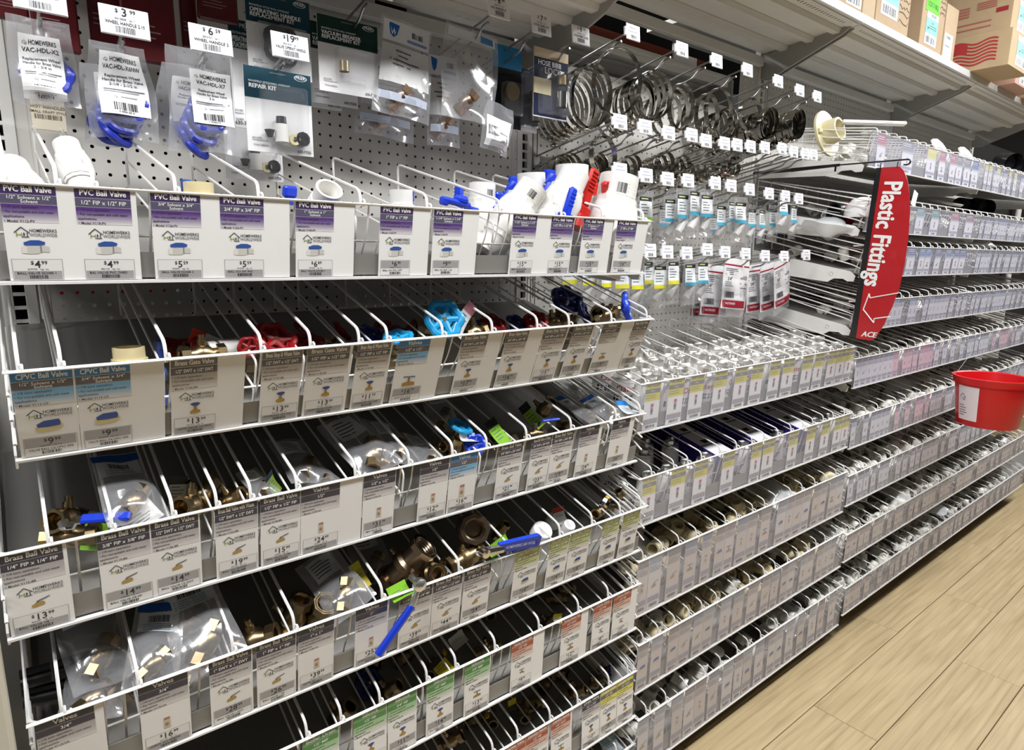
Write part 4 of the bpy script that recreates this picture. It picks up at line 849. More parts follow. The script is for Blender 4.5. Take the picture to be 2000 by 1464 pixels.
# ---- second tray: gate valves (pixel marks the wheel)
h = MB(); h.box((0, 0, .6), (1.15, .55, 3.6), 'plas', RED, .22); h.box((0, 0, -1.7), (1.7, .8, 1.0), 'plas', RED, .2); h.lathe([(-3.4, 0), (-3.4, .95), (-2.2, 1.0), (-2.1, 0)], n=16, mt='plas', col=RED)
for j in range(6): h.box((0, -.32, .3+.34*j), (.85, .12, .12), 'plas', RED, .03)
solo('valve_handle', h, 'tall bright red paddle handle standing between the largest white valves', 'handle', tuple(at(1148, 378, y=-16.4)), rad(0, 22, 0))
g = 'gate valves in the second tray'
for a in [(cpvc, 257, 738, -16.4, (0, 0, -75), .85, 'cream CPVC valve standing alone above the 3/4 inch solvent card'),
 (gred, 352, 684, -13.5, (12, 8, 0), 1.1, 'dark red wheel gate valve beside the tagged one near the start of the second tray'),
 (gred, 398, 692, -15.5, (70, 10, 40), .8, 'red gate valve lying under the red and white tag'),
 (gred, 484, 678, -16.8, (86, 0, 10), .48, 'red gate valve showing only a stub of wheel before the first stop and waste card'),
 (gred, 538, 664, -16.2, (42, 5, 10), .98, 'bright red wheel gate valve facing out with green centre label'),
 (gred, 602, 668, -13.5, (20, 0, 0), .8, 'dark red wheel gate valve behind the second divider after the bright red one'),
 (gblue, 728, 656, -14.5, (30, 20, 0), .8, 'navy wheel gate valve low beside the red and teal pair'),
 (gred, 772, 652, -13.5, (15, 0, 0), .9, 'deep red wheel gate valve above the blue headed valves card'),
 (gcy, 778, 660, -16.6, (15, -8, 0), .8, 'teal wheel valve low in front of the deep red wheel'),
 (gcy, 867, 624, -16.8, (70, 0, -14), 1.08, 'sky blue wheel valve facing out beside the white paper tag'),
 (gred, 962, 630, -15.0, (30, 8, 0), .85, 'red wheel gate valve above the 3/4 inch solder card'),
 (gred, 985, 645, -15.6, (50, 30, 30), .6, 'small red wheel gate valve lying beside the brass body'),
 (gblue, 1012, 632, -14.5, (30, 0, 10), .8, 'navy wheel gate valve between two red wheels'),
 (gred, 1046, 627, -15.5, (35, -25, 0), .75, 'red wheel gate valve after the navy one'),
 (gblue, 1108, 586, -12.0, (40, -10, 0), 1.2, 'large navy wheel gate valve high at the back of the second tray'),
 (gblue, 1140, 612, -13.5, (60, 20, 20), .9, 'navy wheel gate valve with a green tag behind the last dividers'),
 (gblu2, 1222, 600, -17.2, (78, 0, 40), 1.08, 'gate valve with bright blue wheel turned sideways at the end of the second tray')]: put(*a, group=g)
for px, py, y, ax, lab in ((925, 650, -16.2, (1, .3, .1), 'brass valve body lying under the white paper tag'), (1080, 632, -15, (1, -.2, .2), 'brass valve body lying between the red wheel and the last dividers'), (1182, 618, -16.2, (.9, -.4, .25), 'brass valve body lying beside the bright blue wheel'), (396, 694, -16.6, (1, .1, 0), 'brass end showing beside the red tipped tag')): putdir(ballp, px, py, y, ax, .95, lab, g)
def tagm(w, hh, c1, c2, seed=0, bend=.25, lines=4):
    m = MB(); G = lambda u, v, h=0.0: V(u, bend*math.sin(3*v/hh)-h, -v)
    m.rect(G, -w/2, 0, w/2, hh*.28, 0, col=c1, nu=2, nv=4); m.rect(G, -w/2, hh*.28, w/2, hh, 0, col=c2, nu=2, nv=6); m.rect(G, -w/2, 0, w/2, hh, -.02, col=c2, nu=2, nv=8)
    for j in range(lines): m.rect(G, -w*.36, hh*(.36+.12*j), w*(.1+.07*(j*3 % 4)), hh*(.39+.12*j), .012, col=hx('6c6a6e'), nu=2)
    return m
solo('paper_tag', tagm(.95, 3.3, hx('d8402c'), hx('f0eeee')), 'paper tag with red tip curling out over the half inch gate valves', 'tag', tuple(at(372, 653, y=-15.6)), rad(-15, -62, 20))
solo('paper_tag', tagm(1.2, 3.0, hx('c8808c'), hx('f2f0f0')), 'white paper tag with thin red edge standing up beside the sky blue wheel', 'tag', tuple(at(925, 594, y=-17.2)), rad(4, 36, 14))
h = MB(); h.lathe([(-1, 0), (-1, .7), (1, .7), (1, 0)], ax='x', n=18, mt='print', col=hx('d9d8d4')); h.lathe([(-.5, .71), (-.3, .71)], ax='x', n=18, mt='print', col=hx('5c5a5c'))
solo('labelled_roll', h, 'white labelled cylinder lying beside the curled red tipped tag', 'valve', tuple(at(434, 684, y=-16)), rad(0, 0, 12))
# ---- third tray
wbag = [mk_bag('product_bag', 3.2, 5.0, 1.3, 40+i, 'white', 'brass') for i in range(3)]; bbag = [mk_bag('product_bag', 3.2, 5.6, 1.4, 50+i, 'blue', 'brass') for i in range(2)]
g = 'items in the third tray'
put(ballb, 140, 1046, -16.6, (35, 0, -25), .95, 'brass ball valve with blue lever at the start of the third tray', g); putdir(ballp, 130, 1015, -15.8, (-.5, -.8, .35), 1.0, 'brown brass valve mouth standing behind the first blue lever', g)
for a in [(372, 988, -16.4, (-.55, -.75, .3), 1.05, 'brass threaded valve end facing out above the half inch solder card'), (392, 968, -15.0, (.8, .2, .5), 1.0, 'brass valve lying behind the threaded end'), (452, 978, -16, (.5, -.6, .5), .8, 'brown brass valve above the valve with waste card'),
 (740, 905, -16.4, (.8, -.5, -.25), 1.0, 'brass frost valve in the long clear bag'), (888, 875, -16.3, (.1, -.4, .9), .75, 'brass valve under the teal handle in the third tray'), (988, 866, -16.3, (.9, -.2, .2), .8, 'brass ball valve under a lime green tag in the third tray'), (1062, 800, -12.5, (.3, -.5, .7), 1.0, 'brass valve at the back behind the flat blue lever')]: putdir(ballp, *a, group=g)
put(gcy, 898, 834, -16.0, (25, 10, 20), .75, 'teal handled brass valve above the blue valves card in the third tray', g); put(gblu2, 928, 868, -17.2, (65, 0, -30), .62, 'small bright blue wheel valve low beside the teal handled one', g)
put(ballb, 1045, 848, -16.4, (0, 0, -12), .7, 'brass ball valve with flat blue lever crossing the rim of the third tray', g)
for a in [(bbag[0], 245, 945, -16.4, (-58, 8, 12), 1.0, 'blue topped clear bag slumped above the 3/8 inch card in the third tray'), (wbag[0], 505, 945, -16, (-62, 0, 20), .6, 'small white labelled bag with dark corner tag above the half inch FIP brass card'),
 (wbag[1], 585, 900, -14.2, (-66, 10, 10), 1.05, 'cloudy clear bag with grey text above the 24.99 valves card'), (wbag[2], 620, 938, -15.8, (-72, -15, 10), .8, 'white crumpled bag lying at the front above the 24.99 valves card'),
 (wbag[0], 705, 868, -15.6, (-58, -12, 14), 1.25, 'long clear bag with brass frost valve above the 31.99 valves card'), (wbag[1], 765, 864, -15.2, (-62, 18, 10), 1.1, 'white labelled clear bag leaning behind the brass frost valve'),
 (wbag[2], 828, 880, -15.8, (-68, 15, 10), 1.0, 'crinkled clear bag with white slip above the 12.99 valves card'), (wbag[0], 858, 800, -9, (-40, 0, 0), 1.0, 'dim clear bag deep at the back behind the teal handle'),
 (bbag[1], 1130, 802, -15.4, (-66, 10, 20), 1.05, 'clear bag with blue and white band near the end of the third tray'), (bbag[0], 1175, 796, -16, (-68, -10, 10), .85, 'flat clear bag with blue stripe beside the last divider of the third tray'), (wbag[1], 1135, 775, -10.5, (-55, 0, 0), 1.0, 'clear bag at the back behind the blue striped ones in the third tray')]: putbag(*a, group=g)
GRN = hx('7fb82a')
for px, py, y, rot, c1, c2, w, hh, lab in [(197, 1000, -16.6, (-20, 20, 0), hx('3c3b40'), GRN, 1.2, 2.2, 'lime and black tag tucked by the second divider of the third tray'),
 (255, 988, -17.4, (-50, -25, 10), hx('f2f1ee'), hx('f2f1ee'), 2.0, 1.7, 'white instruction slip lying over the rim of the third tray'),
 (350, 930, -15, (-20, 10, 0), hx('4a4a44'), hx('d0d2c4'), 1.1, 1.8, 'dark paper tag behind the threaded brass valve end'),
 (525, 925, -16.8, (10, -35, 30), hx('27345c'), hx('9cc04a'), 0.8, 2.4, 'slim navy and lime tag sticking up before the 24.99 card'),
 (955, 820, -15.6, (-35, -25, 0), hx('2b2c2a'), GRN, 1.2, 2.6, 'black and lime tag above the 3/4 inch solder brass card'),
 (1020, 790, -14, (-35, -30, 0), hx('23242a'), hx('9ac83a'), 1.2, 2.8, 'black and lime tag above the second valve with waste card'),
 (912, 845, -16.6, (-60, 10, 0), hx('eceae6'), hx('eceae6'), 1.6, 1.0, 'white flap of paper between teal and blue valves'),
 (1213, 782, -16.8, (-55, 10, 10), hx('2a86d8'), hx('dfe9f2'), 2.0, 1.9, 'blue and white slip at the end of the third tray')]:
    solo('paper_tag', tagm(w, hh, c1, c2), lab, 'tag', tuple(at(px, py, y=y)), rad(*rot))
# ---- fourth tray
g = 'items in the fourth tray'
for a in [(bbag[1], 180, 1235, -15.5, (-48, 0, 10), 1.15, 'dim clear bag with blue top at the start of the fourth tray'), (wbag[0], 185, 1335, -17.0, (-70, 10, -10), 1.0, 'clear bag of brass fittings at the rim under the black tubes'),
 (bbag[0], 385, 1205, -17.3, (-42, -8, 0), 1.25, 'big clear bag with blue header and barcode in the fourth tray'), (bbag[1], 305, 1252, -17.8, (-46, 14, -10), .95, 'narrow blue and white printed bag beside the big barcode bag'), (wbag[2], 360, 1288, -17.6, (-76, -30, 0), .95, 'clear bag with brass piece lying across the rim of the fourth tray'),
 (wbag[1], 655, 1140, -17.2, (-52, -24, 0), 1.1, 'white printed bag spilling over the rim of the fourth tray'), (wbag[0], 722, 1085, -12.5, (-55, 0, 0), 1.1, 'cloudy bag behind the bronze valves')]: putbag(*a, group=g)
for a in [(ballp, 497, 1250, -17.6, (.8, -.5, .25), 1.15, 'brass hex valve alone above the 1 inch solder card'), (ballp, 575, 1205, -16.4, (.25, -.3, .9), 1.25, 'dark brass valve standing on end above the 1 inch valves card'), (ballp, 625, 1205, -17.0, (.1, -.5, .8), 1.35, 'second dark brass valve standing beside the logo bag'), (ballp, 210, 1350, -16.2, (.8, -.5, .2), 1.2, 'brass fitting inside the rim bag under the black tubes'), (ballp, 360, 1215, -15.2, (.5, -.5, .6), 1.3, 'brass fitting seen through the big barcode bag'),
 (bigb, 795, 1100, -17.4, (.5, -.45, .72), .88, 'big bronze ball valve lying with its threaded mouth up'), (bigl, 846, 1118, -18.6, (-.2, -.85, .4), .6, 'hex brass valve mouth low beside the big bronze valve'), (bigb, 922, 1032, -16.4, (-.42, -.8, .38), .92, 'biggest bronze ball valve with a dark round mouth facing the aisle'), (bigl, 905, 1092, -18.4, (1, .15, .1), .78, 'brass ball valve lying under the blue printed lever'),
 (ballp, 978, 1035, -15.6, (.3, -.5, .8), .7, 'small brass valve standing beyond the biggest bronze valve')]: putdir(*a, group=g)
for a in [(bally, 1170, 998, -17.2, (20, 0, 20), .8, 'brass gas valve with yellow handle near the end of the fourth tray'), (bally, 1192, 990, -15.5, (40, 0, -30), .8, 'second brass gas valve with yellow handle behind the first'), (bally, 1212, 966, -16.8, (-20, 60, 0), .6, 'yellow handled gas valve leaning by the labelled white can')]: put(*a, group=g)
r = thing('lever_handle', 'steel lever with wide blue printed sleeve lying flat along the rim of the fourth tray', 'lever', tuple(at(945, 1078, y=-20.6))); o_ = at(945, 1078, y=-20.6); e_ = at(1056, 1056, y=-20.9)-o_; s_ = at(975, 1072, y=-20.7)-o_
m = MB(); m.tube([V(-.3, .5, -.1), V(0, 0, 0), s_*1.2], [.3, .42, .36], 8, 'shiny', STEEL); m.lathe([(-.45, 0), (-.4, .4), (.2, .45), (.2, 0)], ax='y', n=10, mt='shiny', col=(.8, .8, .8)); part('steel_arm', m, r)
m = MB(); ux = (e_-s_).normalized(); L_ = (e_-s_).length; dn_ = (V(0, .25, -1)-ux*V(0, .25, -1).dot(ux)).normalized(); F = lambda u, v, h=0.0: s_+ux*u+dn_*v+ux.cross(-dn_)*h
m.prism([(0, -.42), (L_-.3, -.62), (L_, -.45), (L_, .4), (L_-.3, .56), (0, .42)], F, -.4, 'plas', hx('1440c8')); m.text(F, 'HOMEWERKS 600 WOG', L_*.5, .12, .3, hx('dfe6f4'), maxw=L_*.7, lift=.03); house(m, F, L_*.86, .0, .5, WHITE); part('vinyl_sleeve', m, r, 'blue vinyl sleeve with white print')
r = thing('lever_handle', 'steel lever with blue sleeve hanging down over the cards of the fourth tray', 'lever', tuple(at(818, 1140, y=-21.3)), rad(0, 0, 0))
a_ = at(818, 1140, y=-21.3); b_ = at(805, 1182, y=-21.4); c_ = at(738, 1278, y=-21.2)
m = MB(); m.tube(fillet([(0, 1.2, .1), (0, 0, 0), tuple(b_-a_), tuple((b_*.7+c_*.3)-a_)], .4), .25, 8, 'metal', (.8, .8, .78)); part('steel_arm', m, r)
m = MB(); m.tube([tuple(b_-a_), tuple(c_-a_)], [.28, .32], 8, 'plas', hx('1438c0')); part('vinyl_sleeve', m, r, 'blue vinyl sleeve')
m = MB(); m.lathe([(-.55, 0), (-.5, .3), (-.3, .52), (.1, .52), (.1, 0)], ax='y', n=8, mt='metal', col=(.85, .85, .84)); part('lever_nut', m, r)
for px, py, y, rot, c1, c2, w, hh, lab in [(772, 1140, -19.6, (-60, -10, 0), GRN, GRN, 1.6, 1.3, 'lime green paper tag folded over the rim above the hanging blue lever'), (968, 1056, -19.4, (-40, -20, 0), GRN, GRN, 2.2, 1.0, 'lime paper strip under the blue printed lever'),
 (690, 1100, -16.5, (-20, -20, 0), hx('d8d63a'), hx('c9b83a'), .9, 2.2, 'yellow tag strip behind the white printed bag'), (1090, 990, -15.5, (-30, 0, 0), hx('c0392b'), hx('dcd9d4'), 1.5, 1.7, 'red topped label above the second olive card')]:
    solo('paper_tag', tagm(w, hh, c1, c2, lines=2), lab, 'tag', tuple(at(px, py, y=y)), rad(*rot))
for px, py, y, R_, lab in [(1060, 1035, -17.5, 1.0, 'white round cap with printed top, largest of the white caps'), (1112, 1025, -17, .65, 'small white cap low beside the largest cap'), (1085, 1012, -15, .8, 'white topped cap behind the largest cap')]:
    m = MB(); m.lathe([(-.9, R_), (0, R_), (.12, R_*.93), (.14, 0)], n=22, mt='plas', col=hx('eeedea')); m.lathe([(.142, R_*.55), (.145, 0)], n=16, mt='print', col=hx('d8d6d6')); solo('plastic_cap', m, lab, 'cap', tuple(at(px, py, y=y)), rad(35, 0, 0), 'white caps in the fourth tray')
put(canp, 1205, 968, -14, (25, -30, 10), .85, 'white labelled can leaning among the gas valves')
r = thing('black_tubes', 'pair of glossy black foam tubes poking out of the side of the fourth tray', 'tube', tuple(at(135, 1320, y=-16)))
o_ = at(135, 1320, y=-16)
for a1, b1 in (((40, 1335), (100, 1318)), ((105, 1318), (232, 1275)), ((45, 1370), (150, 1345))):
    m = MB(); p, q = at(*a1, y=-16)-o_, at(*b1, y=-16)-o_; m.tube([p, q], .42, 12, 'plas', hx('0c0c0d')); m.tube([p+V(0, 0, .62), q+V(0, 0, .62)], .25, 8, 'plas', hx('0c0c0d')); part('foam_tube', m, r)
# ---- fifth and sixth trays
g = 'items in the lower valve trays'
for a in [(668, 1395, -16, (.3, -.5, .7), 1.0, 'dark brass valve deep in the fifth tray before the first green card'), (760, 1350, -16, (.5, -.5, .6), .9, 'copper coloured valve beside the navy wheel drain'), (955, 1268, -16.8, (.8, -.4, .3), .9, 'brass drain valve lying at the rim above the last green card'), (1072, 1215, -16, (.5, -.4, .6), .8, 'brass valve under a yellow tag in the fifth tray'),
 (880, 1445, -16, (.6, -.4, .4), .9, 'brass valve low in the sixth tray near the bottom edge'), (1125, 1350, -16.5, (.4, -.7, .4), .85, 'brass laundry valve in the sixth tray above the orange cards'), (1160, 1335, -16, (.7, -.3, .3), .8, 'brass angle valve near the yellow cards'), (1195, 1180, -16, (.3, -.3, .8), .7, 'brass hose bibb above the last orange cards of the fifth tray')]: putdir(ballp, *a, group=g)
for a in [(gblue, 720, 1335, -14, (40, 20, 0), .9, 'navy wheel boiler drain in the fifth tray'), (gblue, 890, 1262, -13, (40, 0, 0), .8, 'navy wheel valve under a white barcode tag in the fifth tray'), (gblue, 1192, 1308, -16.5, (80, 0, 0), .45, 'navy wheel valve peeping above the yellow cards')]: put(*a, group=g)
for px, py, y, rot, c1, c2, w, hh, lab in [(850, 1285, -16.8, (-35, -30, 0), hx('2a2a2a'), hx('e2cf2a'), 1.4, 2.0, 'black and yellow tag above the 3/4 inch sillcock card'), (888, 1238, -15, (-40, -20, 0), hx('dedcd8'), hx('dedcd8'), 1.6, 1.2, 'white barcode tag deep in the fifth tray'),
 (1090, 1198, -17.4, (-40, 15, 0), hx('ead92c'), hx('eee8b8'), 1.2, .9, 'small yellow tag at the rim above the washing machine card'), (1000, 1365, -16.5, (-25, 0, 0), hx('e2cf2a'), hx('3a3a34'), 1.0, 2.0, 'yellow topped tag in the sixth tray'), (1185, 1440, -17, (-60, 0, 0), hx('9fc4d8'), hx('d4e4ec'), 2.4, 1.8, 'pale blue bag top in the lowest valve tray')]:
    solo('paper_tag', tagm(w, hh, c1, c2, lines=2), lab, 'tag', tuple(at(px, py, y=y)), rad(*rot))
random.seed(21)
for T, lo, hi, n, lab in ((T5, -2, 24, 14, 'dim brass valve heaped in the fifth tray of the valve bay'), (T6, 8, 24, 9, 'dim brass valve heaped in the sixth tray of the valve bay'), (T2, -10, 24, 10, 'shadowed gate valve deep in the second tray of the valve bay'), (T3, -18, 24, 9, 'shadowed brass valve deep in the third tray of the valve bay')):
    for i in range(n):
        x = lo+(hi-lo)*(i+.5)/n+random.uniform(-.5, .5); y = random.uniform(-15.5, -11) if T is not T2 else random.uniform(-14, -8)
        if T is T2: use(random.choice((gblue, gred)), (x, y, deck_z(T, y)+1.2), rad(random.uniform(50, 95), 0, random.uniform(0, 360)), '%s, %s along' % (lab, ordw(i+1)), 'heaped valves', .7)
        else: use(random.choice((ballp, ballp, bally)), (x, y, deck_z(T, y)+.8), rad(random.uniform(20, 90), 0, random.uniform(0, 360)), '%s, %s along' % (lab, ordw(i+1)), 'heaped valves', .8)
# ================================================================== HOOKS, HANGING PACKS
ROD = (0.42, 0.42, 0.41)
def hook_parts(L):
    a = MB(); a.box((0, -.1, .3), (1.0, .15, 2.3), 'metal', ROD, .05); a.box((0, -.25, -.4), (.5, .3, .6), 'metal', ROD, .05)
    b = MB(); t = .19
    b.tube(fillet([(0, -.1, 0), (0, -L+1.6, t*(L-1.6)), (0, -L+.8, t*(L-1.6)+.75), (0, -L-.1, t*(L-1.6)+.85)], .4), .12, 7, 'metal', ROD)
    c = MB(); c.tube(fillet([(0, -.1, 1.25), (0, -L-1.2, 1.25+t*.9*(L+1)), (0, -L-1.5, 2.0+t*.9*L)], .3), .1, 6, 'metal', ROD)
    return a.build('back_plate'), b.build('product_rod'), c.build('tag_arm')
def tag_mesh(w, h, seed, price=None, desc=''):
    m = MB(); m.box((0, .06, -h/2), (w, .1, h), 'plas', hx('f4f4f6'), .03)
    if not price and not desc and seed < 60: pass
    elif not price: m.tube([(-w/2-.05, .15, -.35), (-w/2-.05, .15, -h+.35)], .16, 7, 'plas', hx('e9e9ee')); m.tube([(w/2*.2, .2, -.1), (-w/2*.6, .2, -.1)], .14, 7, 'plas', hx('e9e9ee'))
    F = flat((-w/2, 0, 0), (1, 0, 0), (0, 0, -1)); m.rect(F, .05, .05, w-.05, h-.05, .012, col=hx('f3f3f5'))
    if price:
        a, b = price.split('.'); m.text(F, '$', w/2-.32, h*.22, h*.13, al='R', lift=.03); m.text(F, a, w/2, h*.32, h*.27, lift=.03); m.text(F, b, w/2+.3, h*.2, h*.13, al='L', lift=.03)
        m.text(F, '%07d   ea 1' % (seed*7919), w/2, h*.46, h*.07, hx('6a686c'), maxw=w*.8, lift=.03); m.text(F, desc, w*.1, h*.63, h*.11, maxw=w*.8, al='L', lift=.03)
    else:
        m.rect(F, w*.2, h*.2, w*.7, h*.3, .02, col=hx('b9bcc8')); m.rect(F, w*.1, h*.45, w*.85, h*.52, .02, col=hx('b4b6c0'))
    barcode(m, F, w*.5, h*.68, w*.4, h*.22, seed, hx('5a5860')); return m
HP = {L: hook_parts(L) for L in (9, 11.5)}
def hook(x, zt, L, label, group, w=2.3, h=2.1, price=None, desc='', seed=1, tm=None):
    r = thing('peg_hook', label, 'hook', (x, 0, zt-3.0 if L > 10 else zt-3.0), group=group)
    for nm, me in zip(('back_plate', 'product_rod', 'tag_arm'), HP[L]): part(nm, me, r)
    part('price_tag', tm or tag_mesh(w, h, seed, price, desc), r, loc=(0, -L-1.6, 3.0+.9), rot=rad(-6, 0, 0)); return r
g1 = 'peg hooks above the topmost valve tray'
for i, (px, py, pr, ds, w, h) in enumerate([(75, -22, None, '', 2.6, 1.7), (242, 28, '3.99', 'WHEEL HANDLE 2.15', 2.7, 1.75), (411, 64, '6.59', 'WHEEL HANDLE 2', 2.7, 1.75), (566, 78, '19.99', 'VALVE OPERAT HNDLE', 2.7, 1.75), (735, -40, None, '', 2.6, 1.7), (974, 4, '8.99', 'NO FREEZE 8', 2.4, 1.75), (1057, 38, '7.59', 'HOSE BIBB KIT', 2.4, 1.75), (1134, 60, '9.59', 'HOSE BIBB LOCK', 2.4, 1.7)]):
    p = at(px, py, y=-10.6); hook(p.x, p.z-.5, 9, 'wire peg hook above the topmost valve tray, %s tag from the start of the bay' % ORD[i], g1, w, h, pr, ds, i+1)
ROWS = [('top row', -14, [(1242, 65), (1338, 98), (1406, 120), (1466, 138), (1526, 160), (1568, 178), (1602, 190)]), ('second row', -14, [(1217, 240), (1266, 250), (1312, 262), (1357, 266), (1385, 277), (1421, 282), (1446, 285), (1472, 288), (1500, 290), (1533, 292), (1556, 298), (1578, 302), (1594, 304)]),
 ('third row', -14, [(1217, 335), (1268, 345), (1310, 352), (1350, 355), (1403, 360), (1434, 365), (1470, 372), (1508, 380), (1540, 385), (1566, 390)]), ('lowest row', -14, [(1309, 495), (1347, 497), (1387, 490), (1422, 495), (1462, 498), (1500, 502), (1537, 503), (1580, 500), (1275, 492), (1240, 490)])]
TM = [tag_mesh(2.0, 1.5, 60+i).build('price_tag') for i in range(3)]
HX = {}
for rn, (nm, y, L_) in enumerate(ROWS):
    for i, (px, py) in enumerate(sorted(L_)):
        p = at(px, py, y=-13.5); p.y = 0; HX[rn, i] = p
        hook(p.x, p.z, 11.5, 'wire peg hook with white tag, %s along the %s of the hose clamp board' % (ORD[i], nm), 'peg hooks of the clamp board', tm=TM[i % 3])
# --- flat packs hanging in the nearest bay
def hspan(l, r_, t, b, y):
    cx, cy = (l+r_)/2, (t+b)/2; return at(l, cy, y=y).x, at(r_, cy, y=y).x, at(cx, t, y=y).z, at(cx, b, y=y).z
def blister(l, r_, t, b, y, label, head, title, code, hf, item, bl=(.15, .2, .85, .85), group=None, tilt=0, body=None):
    x0, x1, z1, z0 = hspan(l, r_, t, b, y); w, h = x1-x0, z1-z0
    r = thing('blister_pack', label, 'package', ((x0+x1)/2, y, z1), rad(tilt, 0, 0), group); m = MB()
    m.box((0, .04, -h/2), (w, .06, h), 'print', hx('efeeee'), .02); F = flat((-w/2, 0, 0), (1, 0, 0), (0, 0, -1))
    if body: m.rect(F, 0, 0, w, h, .01, col=body)
    m.rect(F, 0, .0, w, h*hf, .014, col=head, nv=1)
    if title:
        m.text(F, 'PRIER', w*.84, h*.065, h*.035, hx('e8ecee'), lift=.03)
        for j in range(20):
            a, b2 = 2*math.pi*j/20, 2*math.pi*(j+1)/20; C = lambda q, k: (w*.84+w*.1*k*math.cos(q), h*.052+h*.035*k*math.sin(q))
            m.poly(F, [C(a, 1), C(b2, 1), C(b2, .88), C(a, .88)], .03, hx('e8ecee'))
        v = h*hf*.5
        m.text(F, 'MANSFIELD STYLE WALL HYDRANT', w*.06, v, h*.022, hx('e2e8ea'), 'L', w*.8, .03)
        for j, t_ in enumerate(title.split('|')): m.text(F, t_, w*.06, v+h*(.065+.055*j), h*.047, hx('f2f4f4'), 'L', w*.86, .03); m.text(F, t_, w*.065, v+h*(.065+.055*j), h*.047, hx('f2f4f4'), 'L', w*.86, .031)
        m.text(F, code, w*.96, h*.965, h*.033, INK, 'R', lift=.03)
        for j, t_ in enumerate(('INCLUDES:', 'Packing washer set')): m.text(F, t_, w*.07, h*(.84+.025*j), h*.017, hx('55555a'), 'L', w*.4, .03)
        m.text(F, 'TOOLS NEEDED:', w*.08, h*.925, h*.018, hx('55555a'), 'L', w*.4, .03)
    m.poly(F, [(w*.38, h*.035), (w*.62, h*.035), (w*.62, h*.05), (w*.38, h*.05)], .03, hx('6c6a68'))
    part('backing_card', m, r)
    if bl:
        m = MB(); u0, v0, u1, v1 = bl; m.box((-w/2+w*(u0+u1)/2, -.55, -h*(v0+v1)/2), (w*(u1-u0), 1.05, h*(v1-v0)), 'blister', WHITE, .18); part('blister', m, r, 'clear plastic blister')
    m = MB(); item(m, w, h)
    if m.v: part('contents', m, r, 'parts seen inside the pack')
    return r
TEAL = hx('173f4e'); DGRN = hx('15352f'); DRED = hx('5a1118'); BLK = hx('18181c')
def it_repair(m, w, h):
    z = -h*.82; m.lathe([(0, .5), (1.3, .5), (1.3, .42), (1.35, 0)], (-w*.02, -.5, z-.3), 'z', 12, 'plas', PVCW); m.lathe([(0, .4), (.5, .36), (.5, 0)], (-w*.02, -.5, z+1.05), 'z', 12, 'plas', hx('222226'))
    m.lathe([(0, .2), (0, .42), (.3, .42), (.3, .2)], (w*.17, -.6, z), 'y', 12, 'plas', hx('d9cf9c')); m.lathe([(0, .3), (0, .55), (.7, .5), (.7, 0)], (w*.3, -.6, z+.1), 'y', 10, 'plas', hx('15151f')); m.lathe([(0, .2), (.5, .4), (.6, 0)], (-w*.2, -.5, z), 'z', 8, 'plas', hx('1a1a1c'))
def it_handle(m, w, h):
    pts = [(w*.02+1.25*(1+.1*math.cos(5*a))*math.cos(a), -.4, -h*.62+1.25*(1+.1*math.cos(5*a))*math.sin(a)) for a in [2*math.pi*i/30 for i in range(30)]]
    m.tube(pts, .3, 8, 'plas', hx('16171c'), closed=True); m.box((w*.02, -.4, -h*.62), (2.2, .4, .5), 'plas', hx('16171c'), .1); m.box((w*.02, -.4, -h*.62), (.5, .4, 2.2), 'plas', hx('16171c'), .1)
def it_vac(m, w, h):
    m.lathe([(0, .4), (.8, .4), (.8, .2), (.8, 0)], (-w*.13, -.5, -h*.72), 'z', 12, 'metal', (.6, .5, .3)); m.box((0, -.5, -h*.85), (w*.42, .7, h*.17), 'blister', WHITE, .1)
def it_none(m, w, h): pass
def it_ring(m, w, h): m.lathe([(0, 0), (0, .9), (.35, .85), (.35, .4), (.5, .4), (.5, 0)], (w*.1, -.5, -h*.55), 'y', 16, 'metal', BRL)
def it_lock(m, w, h): m.lathe([(0, .6), (1.5, .6), (1.5, 0)], (w*.22, -.6, -h*.83), 'z', 14, 'shiny', STEEL); m.lathe([(0, .5), (.9, .5), (.9, 0)], (w*.2, -.6, -h*.5), 'z', 12, 'metal', BRL)
gk = 'valve repair kits on the pegs'
blister(451, 492, 40, 250, -4.8, 'teal repair card mostly hidden behind the operating handle kit', TEAL, 'OPERATING|REPLACEMENT', '630-7755', .26, it_none, None, gk)
blister(438, 550, 205, 352, -3.0, 'repair kit hanging lowest against the pegboard, behind the front repair kit', TEAL, 'REPAIR KIT', '630-7755', .28, it_repair, (.1, .3, .9, .9), gk)
blister(482, 606, -8, 150, -5.8, 'teal headed operating handle replacement kit with a black star handle', TEAL, 'OPERATING HANDLE|REPLACEMENT KIT', '630-7752', .38, it_handle, (.1, .4, .9, .95), gk)
blister(480, 609, 138, 300, -8.2, 'teal headed repair kit pack in front with white plunger and washers', TEAL, 'REPAIR KIT', '630-7755', .36, it_repair, (.2, .2, .88, .9), gk)
blister(604, 665, 60, 212, -3.6, 'vacuum breaker kit third back with only its corner showing', DGRN, 'VACUUM|REPLACEMENT', '630-7500', .33, it_none, None, gk)
blister(606, 697, 50, 205, -4.6, 'vacuum breaker kit second back behind the front one', DGRN, 'VACUUM BREAKER|REPLACEMENT KIT', '630-7500', .33, it_none, None, gk)
blister(622, 738, 40, 185, -6.2, 'green headed vacuum breaker replacement kit in front with clear blister', DGRN, 'VACUUM BREAKER|REPLACEMENT KIT', '630-7500', .36, it_vac, (.25, .4, .85, .9), gk)
blister(962, 1018, 90, 250, -5.0, 'black pack with sky blue header and a brass ring washer', hx('2c86bd'), None, '', .27, it_ring, (.25, .45, .9, .85), gk, body=BLK)
m_ = bpy.context.scene.objects[-1]
gr = 'dark red packs at the top of the pegs'
